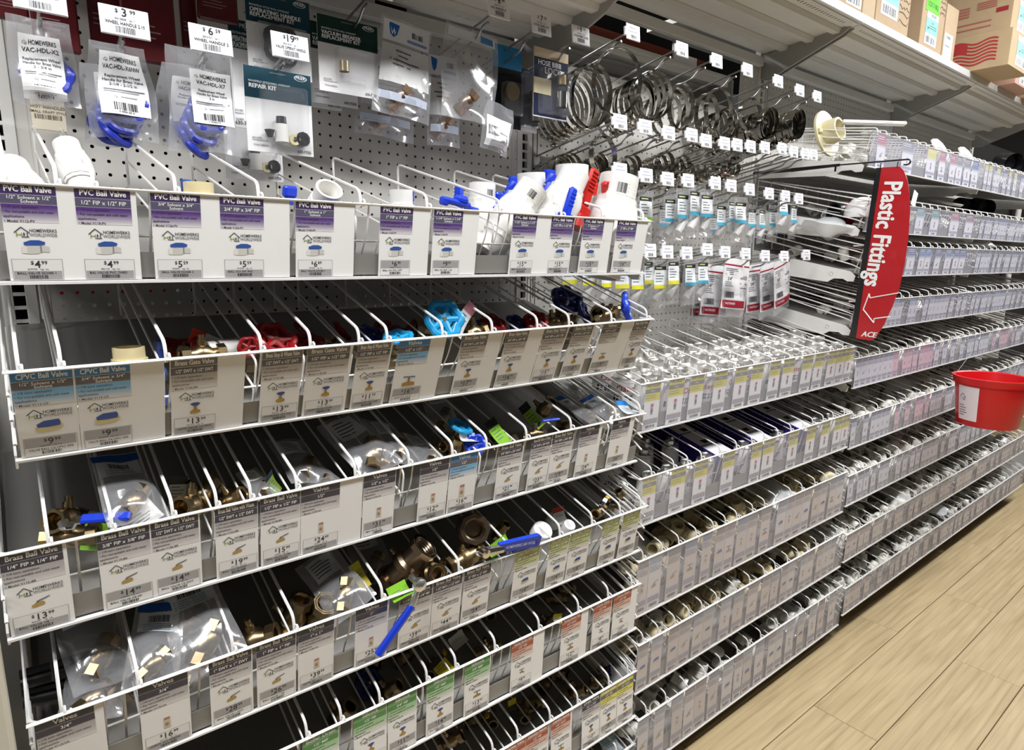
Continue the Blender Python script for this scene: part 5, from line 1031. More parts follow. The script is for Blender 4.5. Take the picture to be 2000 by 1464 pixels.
for l, r_, t, b, y, lab in [(-10, 52, -60, 40, -4, 'dark red pack at the very top beside the post'), (58, 150, -60, 98, -4.4, 'dark red pack with white print behind the second handle bag'), (170, 240, -70, 90, -3.4, 'dark red pack low behind the 3.99 tag'), (235, 340, -70, 122, -4.6, 'dark red pack with deepest corner between the 3.99 and 6.59 tags'), (352, 384, -40, 95, -3.4, 'narrow dark red pack edge beside the 6.59 tag'), (384, 462, -60, 42, -5, 'dark red pack above the 6.59 tag with pale cutout')]:
    x0, x1, z1, z0 = hspan(l, r_, t, b, y); w, h = x1-x0, z1-z0
    r = thing('hanging_pack', lab, 'package', ((x0+x1)/2, y, z1), group=gr); m = MB(); m.box((0, .1, -h/2), (w, .5, h), 'plas', DRED, .12); part('red_card', m, r)
    m = MB(); F = flat((-w/2, -.16, 0), (1, 0, 0), (0, 0, -1))
    for j in range(3): m.rect(F, w*.12, h*(.62+.06*j), w*(.6+.1*(j % 2)), h*(.635+.06*j), .01, col=hx('a07a78'))
    part('printing', m, r)
# --- bags with white data labels and blue wheel handles
def handle_bag(l, r_, t, b, y, lab, lines, seed, lu, nwheel=2):
    x0, x1, z1, z0 = hspan(l, r_, t, b, y); w, h = x1-x0, z1-z0
    r = thing('handle_bag', lab, 'bag', ((x0+x1)/2, y, z1), group='bagged valve handles on the pegs')
    m, G = bag_mesh(w, h, 1.3, seed, .8, .2, .3); part('bag_film', m, r)
    m = MB(); a, c, bb, d = lu; lw, lh = w*(bb-a), h*(d-c); rr = random.Random(seed)
    F = lambda u, v, hh=0.0: G(a+(bb-a)*u/lw, c+(d-c)*v/lh, hh+.06)
    m.rect(F, 0, 0, lw, lh, 0, col=hx('efeeee'), nu=14, nv=18); m.rect(F, 0, 0, lw, lh, -.04, col=hx('efeeee'), nu=14, nv=18)
    house(m, F, lw*.14, lh*.13, lh*.07); m.text(F, 'HOMEWERKS', lw*.56, lh*.155, lh*.075, maxw=lw*.66); m.text(F, lines[0], lw*.5, lh*.27, lh*.07, maxw=lw*.85)
    for j, t_ in enumerate(lines[1:]): m.text(F, t_, lw*.5, lh*(.40+.065*j), lh*.045, hx('4a4a52'), maxw=lw*.85)
    m.rect(F, lw*.1, lh*.585, lw*.92, lh*.605, .015, col=hx('77777c'), nu=4); m.rect(F, lw*.1, lh*.62, lw*.8, lh*.635, .015, col=hx('8a8a90'), nu=4)
    house(m, F, lw*.32, lh*.71, lh*.05); m.rect(F, lw*.42, lh*.70, lw*.75, lh*.715, .015, col=hx('8a8a90'), nu=3)
    barcode(m, F, lw*.5, lh*.80, lw*.48, lh*.13, seed); m.text(F, '0 43%05d 8' % (seed*1237 % 99999), lw*.5, lh*.97, lh*.03, maxw=lw*.5); part('data_label', m, r, 'white printed data label')
    for j in range(nwheel): part('wheel_handle', wheel_mesh(hx('2436a8'), 1.15), r, 'blue wheel handle', loc=((.05-.1*j)*w, .1+.35*j, -h*(.62+.13*j)), rot=rad(75-8*j, 10*j-5, 20*j))
    return r
RW = 'Replacement Wheel'
handle_bag(14, 150, 38, 206, -8.4, 'clear bag labelled VAC-HDL-X2 with a white data label', ('VAC-HDL-X2', RW, 'Handle for Brass Valve', '2 - 3/4 in'), 3, (.16, .2, .8, .94), 1)
handle_bag(160, 270, 130, 285, -6.6, 'cloudy handle bag hanging behind the VAC-HDL-X6 bag', ('VAC-HDL-X6', RW, 'Handle for Brass Valve', '2-1/4 in'), 4, (.25, .1, .8, .7), 2)
handle_bag(168, 302, 88, 270, -8.4, 'clear bag labelled VAC-HDL-X6 with blue wheel handles below the label', ('VAC-HDL-X6NW', RW, 'Handle for Brass Valve', '2-1/4 - 2-1/2 in'), 5, (.18, .09, .88, .76), 3)
handle_bag(308, 440, 130, 290, -6.6, 'cloudy handle bag hanging behind the VAC-HDL-X7 bag', ('VAC-HDL-X7', RW, 'Handle for Brass Valve', '3 in'), 6, (.2, .15, .8, .7), 2)
handle_bag(325, 462, 98, 298, -8.4, 'clear bag labelled VAC-HDL-X7 with blue wheel handles to one side', ('VAC-HDL-X7', RW, 'Handle for Brass Valve', '3 in'), 7, (.32, .2, .95, .72), 3)
x0, x1, z1, z0 = hspan(60, 127, 180, 254, -2.5); m = MB(); m.box((0, .1, -(z1-z0)/2), (x1-x0, .12, z1-z0), 'print', hx('c9c0ac'), .02); F = flat((-(x1-x0)/2, .03, 0), (1, 0, 0), (0, 0, -1))
m.text(F, 'HOT HANDLES', (x1-x0)/2, 1.1, .2, hx('6f6558'), maxw=2.2, lift=.02); m.text(F, 'SMALL CRAFT STYLE', (x1-x0)/2, 1.4, .16, hx('6f6558'), maxw=2.4, lift=.02); barcode(m, F, (x1-x0)/2, 1.5, 1.6, .3, 9, hx('6f6558'))
solo('beige_card', m, 'small beige printed card hanging against the pegboard below the first handle bag', 'package', ((x0+x1)/2, -2.5, z1))
# --- bags of brass parts
def part_bag(l, r_, t, b, y, lab, style, seed, brass=True, rot=0):
    x0, x1, z1, z0 = hspan(l, r_, t, b, y); w, h = x1-x0, z1-z0
    r = thing('parts_bag', lab, 'bag', ((x0+x1)/2, y, z1), rad(0, rot, 0), 'bagged brass parts on the pegs'); m, G = bag_mesh(w, h, 1.5, seed, .78, .17, .2); part('bag_film', m, r); m = MB()
    if style == 'logo':
        wrect(m, G, .05, .03, .95, .24, hx('e3e5e8')); wrect(m, G, .06, .27, .94, .68, hx('d3d3d2')); m.poly(G, [(.14, .05), (.34, .07), (.3, .17), (.24, .2), (.18, .17)], .02, hx('2b62b0')); m.poly(G, [(.18, .09), (.22, .15), (.24, .1), (.27, .15), (.3, .09), (.26, .18), (.24, .14), (.21, .18)], .035, hx('e8eef4'))
        barcode(m, G, .7, .09, .22, .06, seed); m.rect(G, .5, .18, .9, .21, .02, col=hx('7f93c0'), nu=3)
        for j, (a, c) in enumerate(((.3, .6), (.35, .55), (.2, .75), (.25, .6))): m.rect(G, a, .32+.05*j, c, .335+.05*j, .02, col=hx('5f5f64'), nu=3)
        m.rect(G, .06, .78, .9, .86, .02, col=hx('c8cfdf'), nu=4)
    elif style == 'slip': wrect(m, G, .1, .3, .9, .92, hx('ecebea')); barcode(m, G, .3, .5, .3, .2, seed); barcode(m, G, .65, .6, .3, .2, seed+1)
    elif style == 'head': wrect(m, G, .06, .03, .94, .13, hx('d7dade')); m.rect(G, .65, .04, .9, .11, .02, col=hx('4a86bd'), nu=3)
    if m.v: part('printed_panel', m, r, 'printed panel')
    if brass: b_ = MB(); brass_body(b_, (.48, .33, .22), .55, 1.2, 'z'); part('brass_part', b_, r, 'brass part inside the bag', loc=(-w*.05, 0, -h*.8), rot=rad(20, 35, 0))
part_bag(700, 812, 90, 270, -3.4, 'clear bag of brass parts hanging behind the logo bag', 'logo', 11, rot=3)
part_bag(742, 850, 45, 232, -6.4, 'bag with blue W shield logo and white printed sheet', 'logo', 12, rot=6)
part_bag(832, 898, 105, 285, -4.2, 'grey printed bag behind the shiny clear one', 'logo', 13)
part_bag(868, 975, 58, 238, -7.0, 'shiny clear bag with a copper coloured part at its bottom', 'head', 14, rot=4)
part_bag(950, 1006, 205, 300, -8.4, 'crumpled bag with white barcode slip hanging in front of the black pack', 'slip', 15, False, 12)
blister(1005, 1050, 135, 258, -4.5, 'hose bibb lock pack with dark blue card behind the front one', hx('1c2340'), None, '', .9, it_lock, (.1, .1, .95, .95), gk)
r = blister(1042, 1108, 98, 232, -7.4, 'hose bibb lock pack in front with chrome cylinder and cream price label', hx('1a2040'), None, '', .98, it_lock, (.1, .3, .95, .95), gk)
x0, x1, z1, z0 = hspan(1042, 1108, 98, 232, -7.4); w, h = x1-x0, z1-z0; m = MB(); F = flat((-w/2, -.02, 0), (1, 0, 0), (0, 0, -1)); m.rect(F, 0, 0, w, h*.14, .03, col=hx('c9b89a')); m.text(F, 'HOSE BIBB', w*.45, h*.24, h*.07, hx('e8e6e8'), maxw=w*.8, lift=.04); m.text(F, 'LOCK', w*.55, h*.35, h*.09, hx('d8d8e2'), maxw=w*.6, lift=.04)
m.rect(F, 0, h*.43, w*.5, h*.66, .05, col=hx('e9dfb8')); barcode(m, F, w*.24, h*.48, w*.28, h*.12, 4, hx('7a7468')); part('printed_front', m, r, 'printed front with cream price label')
# ================================================================== HOSE CLAMPS
def clamp_mesh(R, wd=.6, n=28):
    m = MB(); P = []
    for i in range(n): a = 2*math.pi*i/n; P.append((R*math.cos(a), R*math.sin(a)))
    vs = []
    for x, z in P: vs += [(x, -wd/2, z), (x, wd/2, z), (x*(1-.035/R*1.2), wd/2, z*(1-.035/R*1.2)), (x*(1-.035/R*1.2), -wd/2, z*(1-.035/R*1.2))]
    fs = []
    for i in range(n):
        j = (i+1) % n
        for k in range(4): fs.append((4*i+k, 4*j+k, 4*j+(k+1) % 4, 4*i+(k+1) % 4))
    m.add(vs, fs, 'shiny', (.42, .40, .37), True); s = MB(); s.box((0, 0, -R-.12), (.75, wd+.1, .3), 'shiny', (.6, .58, .54), .06); s.lathe([(-.65, .16), (.5, .16), (.5, 0)], (0, 0, -R-.18), 'x', 8, 'shiny', (.6, .58, .54)); s.lathe([(-.85, 0), (-.85, .2), (-.6, .2)], (0, 0, -R-.18), 'x', 6, 'shiny', (.6, .58, .54), sm=False)
    return m.build('steel_band'), s.build('worm_screw')
CM = {R: clamp_mesh(R) for R in (3.2, 2.6, 2.0, 1.5, 1.1, .75)}
def clamps(rn, i, ys, R, lab, tilt=4, jig=3, dz=0):
    n_ = 0
    p = HX[rn, i]; rr = random.Random(rn*31+i)
    for y in ys:
        z = p.z-3.0+.19*(-y)-.05
        n_ += 1; r = thing('hose_clamp', lab if len(ys) == 1 else '%s, %s out from the board' % (lab, ordw(n_)), 'hose clamp', (p.x+rr.uniform(-.1, .1), y, z-R+.04+dz), rad(tilt+rr.uniform(-jig, jig), rr.uniform(-25, 25), rr.uniform(-jig*2, jig*2)), 'stainless hose clamps on the %s hook of the %s' % (ORD[i], ROWS[rn][0]))
        a, b = CM[R]; part('steel_band', a, r); part('worm_screw', b, r, rot=None)
    return r
fr = lambda a, b, n: [a+(b-a)*k/(n-1) for k in range(n)]
CL = 'steel hose clamp on the %s hook of the %s'
def cl(rn, i, ys, R, **k): clamps(rn, i, ys, R, CL % (ORD[i], ROWS[rn][0]), **k)
cl(0, 0, fr(-2.0, -7.5, 8), 3.2); clamps(0, 0, [-11.2], 3.2, 'biggest steel hose clamp alone at the tip of its hook', jig=6)
cl(0, 1, fr(-3.5, -9.5, 9), 2.6, jig=6); cl(0, 2, fr(-5, -8.5, 4), 2.6); cl(0, 3, fr(-6, -9.5, 3), 2.6)
cl(0, 4, fr(-1, -6, 9), 2.0); clamps(0, 4, [-9.5], 2.0, 'single steel hose clamp hanging forward above the thick clamp bank', jig=6); cl(0, 5, fr(-1, -9, 19), 2.0); cl(0, 6, fr(-1, -10.5, 22), 2.0)
cl(1, 0, fr(-1.5, -5.5, 8), 2.0); clamps(1, 0, [-11.0], 2.0, 'thin steel hose clamp alone in front of the second row', jig=8); cl(1, 1, fr(-1.5, -6.5, 9), 1.5); cl(1, 2, fr(-2, -8, 8), 1.5); cl(1, 3, fr(-3, -9.5, 8), 1.5); cl(1, 4, fr(-4, -10, 8), 1.1); cl(1, 5, fr(-4, -8, 5), 1.1); cl(1, 6, fr(-5, -9, 5), 1.1); cl(1, 7, fr(-5, -10, 6), .75); cl(1, 8, fr(-6, -9, 5), .75)
# ================================================================== BAGGED FITTINGS ON THE CLAMP BOARD
sb = {s: mk_bag('fitting_bag', 2.9, 5.9, 1.2, 80+i, s, 'pvc', .72, .1) for i, s in enumerate(('bluehead', 'yellowhead', 'greenhead'))}; rb = mk_bag('red_band_bag', 6.4, 8.2, 1.0, 91, 'red', None, .72, .08)
use(sb['greenhead'], tuple(at(1262, 372, y=-10)), (0, 0, 0), 'clear bag of fittings with lime band behind the largest white valve')
UB = [1312, 1335, 1358, 1382, 1410, 1432, 1448, 1470, 1490, 1512, 1532, 1552, 1300, 1395]
for i, (px, py, y, s) in enumerate([(1312, 378, -9, 1), (1335, 368, -10, 1.05), (1358, 362, -10.5, 1.05), (1382, 370, -10, 1), (1410, 392, -8.5, .95), (1432, 385, -9, .95), (1448, 385, -10, 1), (1470, 400, -7.5, .9), (1490, 402, -8, .9), (1512, 400, -8, .9), (1532, 370, -9.5, 1.05), (1552, 392, -8.8, .95), (1300, 392, -6, .95), (1395, 410, -6, .9)]):
    use(sb['bluehead'], tuple(at(px, py, y=y)), rad(0, 0, (i % 3-1)*6), 'sky blue banded bag of white fittings, %s along the upper bag row' % ordw(1+sorted(UB).index(px)), 'sky blue banded bags on the clamp board', s)
for i, (px, py, y) in enumerate([(1112, 495, -6), (1150, 498, -7), (1185, 502, -8), (1215, 505, -8.5), (1245, 508, -8.5), (1268, 500, -7), (1290, 508, -9), (1316, 500, -9.5)]):
    use(sb['yellowhead'], tuple(at(px, py, y=y)), rad(0, 0, (i % 3-1)*6), 'yellow banded bag of white fittings, %s along the lower bag row' % ordw(i+1), 'yellow banded bags on the clamp board', 1.0)
for i, (px, py, y) in enumerate([(1349, 505, -9.5), (1374, 502, -9.5)]):
    use(sb['bluehead'], tuple(at(px, py, y=y)), (0, 0, 0), 'sky blue banded bag in the lower row, %s of two before the red banded packs' % ORD[i], 'lower sky blue banded bags', 1.0)
for i, (px, py, y, ry) in enumerate([(1388, 520, -6.5, 4), (1404, 515, -8, 5), (1442, 502, -9.5, 5), (1480, 512, -8.2, -4), (1503, 510, -9, -8), (1527, 502, -10.2, -12)]):
    use(rb, tuple(at(px, py, y=y)), rad(0, ry, 3*(i-2)), 'white pack with dark red bands, %s of the red banded packs from the valve bay' % ORD[i], 'red banded packs on the clamp board', 1.0)
# ================================================================== SIGN, BUCKET, CARTONS
X = 72.0
r = thing('aisle_flag_sign', 'red blade sign reading Plastic Fittings hung out on a black arm', 'sign', tuple(at(1712, 328, x=X))); o_ = at(1712, 328, x=X)
def q(px, py): p = at(px, py, x=X)-o_; return (p.y, p.z)
FX = lambda u, v, h=0.0: V(-h, u, v)
m = MB(); m.prism([q(*p) for p in ((1721, 327), (1757, 325), (1765, 333), (1772, 350), (1776, 378), (1777, 412), (1774, 460), (1767, 512), (1757, 560), (1742, 600), (1726, 634), (1713, 655), (1706, 663), (1698, 665), (1671, 660))], FX, -.12, 'plas', hx('b5121b')); part('red_blade', m, r, 'red blade panel')
m = MB(); m.prism([q(*p) for p in ((1711, 328), (1721.5, 327), (1671.5, 660), (1660, 657))], FX, -.14, 'plas', hx('121213')); part('black_edge', m, r, 'black edge strip')
m = MB(); a = at(1742, 352, x=X)-o_; b = at(1699, 560, x=X)-o_; d = (b-a); Lg = d.length; Fs = flat(tuple(a), tuple(d), (0, 1, -d.y/d.z if False else 0))
ux = d.normalized(); dn = V(0, ux.z*-1, ux.y) ; Fs = lambda u, v, h=0.0: a+ux*u+dn*v+V(-h, 0, 0)
tw = sum(glyph(c)[2] for c in 'Plastic Fittings'); [m.text(Fs, 'Plastic Fittings', Lg/2+dx, .78+dy, Lg/tw*1.28, WHITE, maxw=Lg*.99, lift=.06+.001*i) for i, (dx, dy) in enumerate(((0, 0), (.05, 0), (-.05, 0), (0, .05), (.03, -.04), (-.04, .04)))]
ar = [q(*p) for p in ((1754, 572), (1699.4, 581.5), (1698, 573), (1686.4, 604), (1706.6, 630), (1707.5, 622), (1739, 618))]
for p, s in zip(ar, ar[1:]): m.tube([V(-.05, *p), V(-.05, *s)], .085, 5, 'plas', WHITE)
p0 = at(1682, 656, x=X)-o_; Fa = lambda u, v, h=0.0: p0+V(-h, -u, -v)+V(0, -v*-.25, 0)
part('lettering', m, r, 'white lettering and arrow outline'); m = MB(); m.text(Fa, 'ACE', 0, 0, .72, WHITE, 'L', lift=.06); m.text(Fa, 'ACE', .05, .0, .72, WHITE, 'L', lift=.062); part('shop_emblem', m, r, 'white slanted shop emblem')
m = MB(); s0, s1, s2 = (at(*p, x=X)-o_ for p in ((1545, 332), (1640, 322), (1775, 311))); m.tube([s0, s1], [.3, .2], 8, 'plas', hx('101012')); pts = [s1, s2, s2+V(0, -.25, -.2), s2+V(0, -.2, -.55), s2+V(0, .2, -.7), s2+V(0, .55, -.6)]; m.tube(fillet(pts, .2), .11, 6, 'plas', hx('101012'))
for p, s in (((1721, 318), (1719, 329)), ((1754, 315), (1752, 327))): m.tube([at(*p, x=X)-o_, at(*s, x=X)-o_], .06, 5, 'plas', hx('101012'))
e_ = at(1632, 325, x=X)-o_; m.tube([e_, e_+V(0, 0, -.7)], .15, 6, 'plas', hx('101012')); m.box((.0, s0.y*.5+7.0*.5, s0.z), (.35, .3, .35), 'plas', hx('101012')); m.tube([s0, V(1.0, 7.0-.0+0.0, s0.z)] if False else [s0, s0+V(.9, 6.7, .2)], .26, 8, 'plas', hx('101012')); part('hanger_arm', m, r, 'black hanger arm')
c = at(1941, 735, y=-27.2); RB = 5.75; r = thing('bucket', 'red plastic bucket with white paper label hung in front of the fittings trays', 'bucket', (c.x, c.y, c.z-8.4))
m = MB(); m.lathe([(.2, 0), (.2, RB*.74), (0, RB*.76), (.15, RB*.78), (7.2, RB*.93), (7.2, RB*.985), (8.0, RB*1.0), (8.4, RB*1.03), (8.45, RB*.97), (8.3, RB*.93), (.5, RB*.73), (.5, 0)], n=40, mt='plas', col=hx('d0121a')); part('bucket_body', m, r)
an = math.atan2(-59.4-c.y, -23-c.x); m = MB(); Rz = lambda z: RB*(.78+.15*z/7.2)+.03; Fb = lambda u, v, h=0.0: V((Rz(6.9-v)+h)*math.cos(an-.62+u/RB), (Rz(6.9-v)+h)*math.sin(an-.62+u/RB), 6.9-v)
m.rect(Fb, -2.3, 0, 1.8, 5.9, 0, col=hx('ece4e8'), nu=10, nv=2)
for j, w_ in enumerate((1.2, 1.6, 1.5, 1.8, 1.2)): m.rect(Fb, -2.0, 3.3+.42*j, -2.0+w_, 3.45+.42*j, .01, col=hx('7f7478'), nu=4)
house(m, Fb, -1.2, 1.9, 1.3, hx('c8b4bc')); part('paper_label', m, r, 'white paper label with small print')
m = MB(); k0 = at(1898, 688, y=-19.6)-V(c.x, c.y, c.z-8.4); m.tube([k0, V(-1.0, RB*.9, 8.4)], .07, 5, 'film', WHITE); m.tube([V(-1.0, RB*.9, 8.4), V(-1, RB*.9, 7.8)], .1, 5, 'metal', STEEL); part('hanging_cord', m, r, 'clear hanging cord')
KR = hx('bda587'); KR2 = hx('c6b092')
def carton(x0, x1, y0, y1, z0, z1, lab, lbls=(), col=KR, extra=None):
    r = thing('carton', lab, 'box', ((x0+x1)/2, y0, z0), group='cartons on the overhead shelves'); w, d, h = x1-x0, y1-y0, z1-z0
    m = MB(); m.box((0, d/2, h/2), (w, d, h), 'card', col, .06); part('carton_body', m, r)
    m = MB(); m.box((0, d*.5, h+.01), (2.0, d*.98, .02), 'print', hx('b89a66')); part('packing_tape', m, r); m = MB(); F = flat((-w/2, -.01, h), (1, 0, 0), (0, 0, -1))
    for (u0, v0, u1, v1, kind) in lbls:
        u0, u1, v0, v1 = u0*w, u1*w, v0*h, v1*h; W_ = u1-u0; H_ = v1-v0
        if kind == 'ship':
            m.rect(F, u0, v0, u1, v1, .02, col=hx('eceeee')); m.rect(F, u0, v0+H_*.18, u1, v0+H_*.66, .03, col=hx('8fdccb')); m.text(F, '11 EA', (u0+u1)/2, v0+H_*.34, H_*.07, hx('2e5a54'), maxw=W_*.8, lift=.04); m.text(F, '29F', u0+W_*.2, v0+H_*.55, H_*.09, hx('20302e'), lift=.04)
            for j in range(2): m.rect(F, u0+W_*.3, v0+H_*(.4+.07*j), u1-W_*.1, v0+H_*(.42+.07*j), .04, col=hx('3c6a64'))
            barcode(m, F, (u0+u1)/2, v0+H_*.74, W_*.8, H_*.2, int(x0)); barcode(m, F, (u0+u1)/2+W_*.1, v0+H_*.03, W_*.5, H_*.1, int(x0)+3)
        elif kind == 'green':
            m.rect(F, u0, v0, u1, v1, .025, col=hx('6fe63a'))
            for j, t_ in enumerate(('2 OF', '860A', '1/2/13 BQ')): m.text(F, t_, (u0+u1)/2, v0+H_*(.3+.27*j), H_*.15, hx('2a5a20'), maxw=W_*.85, lift=.05)
        elif kind == 'white': m.rect(F, u0, v0, u1, v1, .02, col=hx('ecebea')); barcode(m, F, (u0+u1)/2, v0+H_*.1, W_*.6, H_*.12, 3); m.rect(F, u0+W_*.1, v0+H_*.5, u1-W_*.3, v0+H_*.54, .03, col=hx('8a8a8a'))
        elif kind == 'ink':
            rr = random.Random(int(x0))
            for j in range(5):
                pts = [(u0+W_*(k/7), v0+H_*(.1+.18*j)+rr.uniform(-.06, .06)*H_) for k in range(8)]
                for p, s in zip(pts, pts[1:]): m.poly(F, [p, s, (s[0], s[1]+.12), (p[0], p[1]+.12)], .02, hx('3a352e'))
    if m.v: part('box_labels', m, r, 'shipping labels and marker writing')
    if extra: extra(r, w, d, h)
ZS = 25.25
def bx(l, r_, t, lab, lb, col=KR, y=-14.0, d=12): a, b = at(l, 60, y=y).x, at(r_, 100, y=y).x; carton(a, b, y, y+d, ZS-.05, at((l+r_)/2, t, y=y).z, lab, lb, col)
carton(36, 50, -13.8, -3, ZS-.05, 37, 'brown carton furthest back along the shelf above the clamp hooks'); carton(50.3, 61, -13.8, -3, ZS-.05, 36, 'brown carton above the clamp hooks beside the labelled one')
def sx(l, r_, y=-13.9): return at(l, (l-1600)*.56-20, y=y).x, at(r_, (r_-1600)*.56-20, y=y).x
for l, r_, top, lab, lb, col in [(1634, 1682, 38, 'carton with teal shipping label at the near end of the taped row', ((.35, .56, .95, .93, 'ship'),), KR), (1684, 1707, 36, 'plain narrow carton between two teal labelled ones', (), KR2), (1709, 1771, 39, 'wide carton with teal label and black marker writing', ((.12, .46, .63, .86, 'ship'), (.66, .5, .98, .9, 'ink')), KR),
 (1794, 1836, 40, 'carton with bright green sticker over a teal label', ((.12, .28, .7, .6, 'green'), (.2, .6, .72, .92, 'ship'), (.74, .3, .98, .6, 'ink')), KR), (1838, 1860, 34, 'small carton with white label beside the green stickered one', ((.05, .5, .75, .92, 'white'),), KR2)]:
    a, b = sx(l, r_); carton(a, b, -13.9, -2.5, ZS-.05, top, lab, lb, col)
def flag(r, w, d, h):
    m = MB(); F = lambda u, v, hh=0.0: V(-w/2-.02-hh, d-u, h-v); rc = hx('b23a3a'); wave = lambda u: .3*math.sin(u*1.3)
    u0, u1, v0, v1 = d*.3, d*.86, h*.2, h*.82; n = 12
    for s in range(7):
        for k in range(n):
            a, b = u0+(u1-u0)*k/n, u0+(u1-u0)*(k+1)/n
            if s < 4 and k < 5: continue
            y0, y1 = v0+(v1-v0)*(2*s)/13, v0+(v1-v0)*(2*s+1)/13; m.poly(F, [(a, y0-wave(a)), (b, y0-wave(b)), (b, y1-wave(b)), (a, y1-wave(a))], .02, rc)
    for k in range(5): a, b = u0+(u1-u0)*k/n, u0+(u1-u0)*(k+1)/n; m.poly(F, [(a, v0-wave(a)), (b, v0-wave(b)), (b, v0+(v1-v0)*.54-wave(b)), (a, v0+(v1-v0)*.54-wave(a))], .02, rc)
    part('printed_flag', m, r, 'red printed waving flag')
def rows(r, w, d, h):
    m = MB(); F = lambda u, v, hh=0.0: V(-w/2-.02-hh, d-u, h-v); rc = hx('b0685a')
    for a, b, c_, e in ((.25, .35, .52, .6), (.6, .3, .82, .48)): 
        for j in range(4): m.rect(F, d*a, h*(b+(e-b)*j/4), d*c_, h*(b+(e-b)*(j+.6)/4), .02, col=rc)
    for j in range(2): m.rect(F, d*.2, h*(.72+.12*j), d*.78, h*(.75+.12*j), .02, col=rc)
    m.rect(F, d*.82, h*.5, d*.95, h*.6, .02, col=hx('a03038')); part('printed_rows', m, r, 'faded red printing')
carton(115.7, 127, -20.3, -6.5, ZS-.05, 31.2, 'carton with printed red flag overhanging the shelf edge', ((.3, .1, .95, .9, 'ship'),), hx('c2aa88'), flag); carton(115.9, 126.5, -19.8, -6.5, 31.22, 38.6, 'upper carton with faded red printing stacked on the flag carton', ((.3, .3, .9, .95, 'ship'),), hx('bfa786'), rows)
carton(131, 143, -17.5, -5, ZS-.05, 33, 'pinkish carton past the flag carton', ((.2, .5, .8, .95, 'ship'),), hx('c9a595')); carton(146, 158, -18.5, -5, ZS-.05, 31, 'last brown carton along the shelf', ((.2, .2, .8, .8, 'white'),), KR)
m = MB(); m.box((200, 40, 44), (200, 14, 1.2), 'paint', SHEL); m.box((200, 33, 44.3), (200, .4, 1.6), 'paint', SILV)
for x_ in (110, 200, 290): m.box((x_, 46, (FLOOR+44)/2), (1.5, 1.5, 44-FLOOR), 'paint', SHEL)
solo('high_shelf', m, 'pale shelf of a far aisle high behind the cartons', 'shelf', (200, 40, 43), base=(200, 40, 43))
# ================================================================== CEMENTS, BOXES AND FITTINGS OF THE FURTHER BAYS
random.seed(5)
for row, (y, n) in enumerate(((-16.9, 17), (-14.1, 18), (-11.2, 18))):
    for i in range(n):
        x = 26.8+45.3*(i+.5)/n
        if row == 0 and i % 5 == 3: continue
        use(canp, (x, y, deck_z(M1, y)), rad(8, 0, random.uniform(-50, 50)), 'cement can in the topmost cement tray, rank %s, %s along' % (('one', 'two', 'three')[row], ordw(i+1)), 'cement cans in the topmost cement tray', random.uniform(1.16, 1.3))
m = None
for px, py, y, lab in ((1625, 668, -6.5, 'wide capped can standing tall at the back of the cement tray'), (1536, 668, -5, 'dark wide capped can at the back of the cement tray')):
    use(canp, tuple(at(px, py+34, y=y)), (0, 0, 0), lab, 'tall cans at the back', 1.6)
for j, (px, py) in enumerate(((1405, 884), (1486, 853), (1566, 822))):
    p = at(px, py, y=-17.3)
    for k in range(4):
        y = -16.6+3.15*k; use(boxp, (p.x, y, deck_z(M2, y)+.5), rad(14, 0, 0), 'purple and white cement box, %s from the front in the %s box file' % (ORD[k], ORD[j]), 'cement boxes in the second cement tray', 1.05)
for i, (px, py) in enumerate(((1262, 942), (1300, 918), (1336, 905), (1376, 888), (1450, 868), (1520, 850), (1596, 815), (1625, 805))):
    p = at(px, py, y=-17.6); use(canp, (p.x, -17.4, deck_z(M2, -17.4)+.4), rad(6, 0, 20*i), 'cement can at the front of the second cement tray, %s along' % ordw(i+1), 'cement cans in the second cement tray', 1.0)
for i in range(10): use(canp, (27.5+i*1.9, -13+1.2*(i % 3), deck_z(M2, -13)), rad(6, 0, 30*i), 'cement can in shade behind the second cement tray front, %s along' % ordw(i+1), 'shaded cement cans', .95)
def heap(T, n, keys, lab, s=1.0, fill=0):
    rr = random.Random(int(T['zb']*7+T['x0'])); w = T['x1']-T['x0']
    for i in range(n):
        x = T['x0']+1+(w-2)*(i+rr.uniform(.1, .9))/n; y = T['yb']+1.5+3.5*rr.random()
        top = T['zt']-.7; z0 = deck_z(T, y)+.75*s
        solo('pipe_fitting', fit[rr.choice(keys)], '%s, %s along' % (lab, ordw(i+1)), 'pipe fitting', (x, y, rr.uniform(z0+.3, max(z0+.4, top)) if fill else z0+rr.choice((0, .8))), rad(rr.uniform(0, 90), rr.uniform(0, 90), rr.uniform(0, 360)), 'loose pipe fittings', scale=s*rr.uniform(.8, 1.2))
    if fill:                                        # the rest of the heap, past the count of single pieces
        m = MB(); src = [fitmb[k] for k in keys]
        for i in range(fill):
            y = T['yb']+1.6+11*rr.random(); z0 = deck_z(T, y)+.7*s; q_ = rr.choice(src)
            m.M = Matrix.Translation((T['x0']+1+(w-2)*rr.random(), y, z0+rr.random()*max(.2, T['zt']-1.6+T['tilt']*.5*(y-T['yb'])-z0))) @ Euler(rad(rr.uniform(0, 90), rr.uniform(0, 90), rr.uniform(0, 360))).to_matrix().to_4x4() @ Matrix.Scale(s*rr.uniform(.8, 1.15), 4)
            m.add(q_.v, q_.f, 'plas', q_.c[0], True)
        solo('fitting_heap', m, 'heap of small pipe fittings filling the tray: '+lab.split(' in the ')[-1].split(' lying in the ')[-1], 'pipe fittings', (T['x0'], T['yb'], T['zb']), kind='stuff', base=(T['x0'], T['yb'], T['zb']))
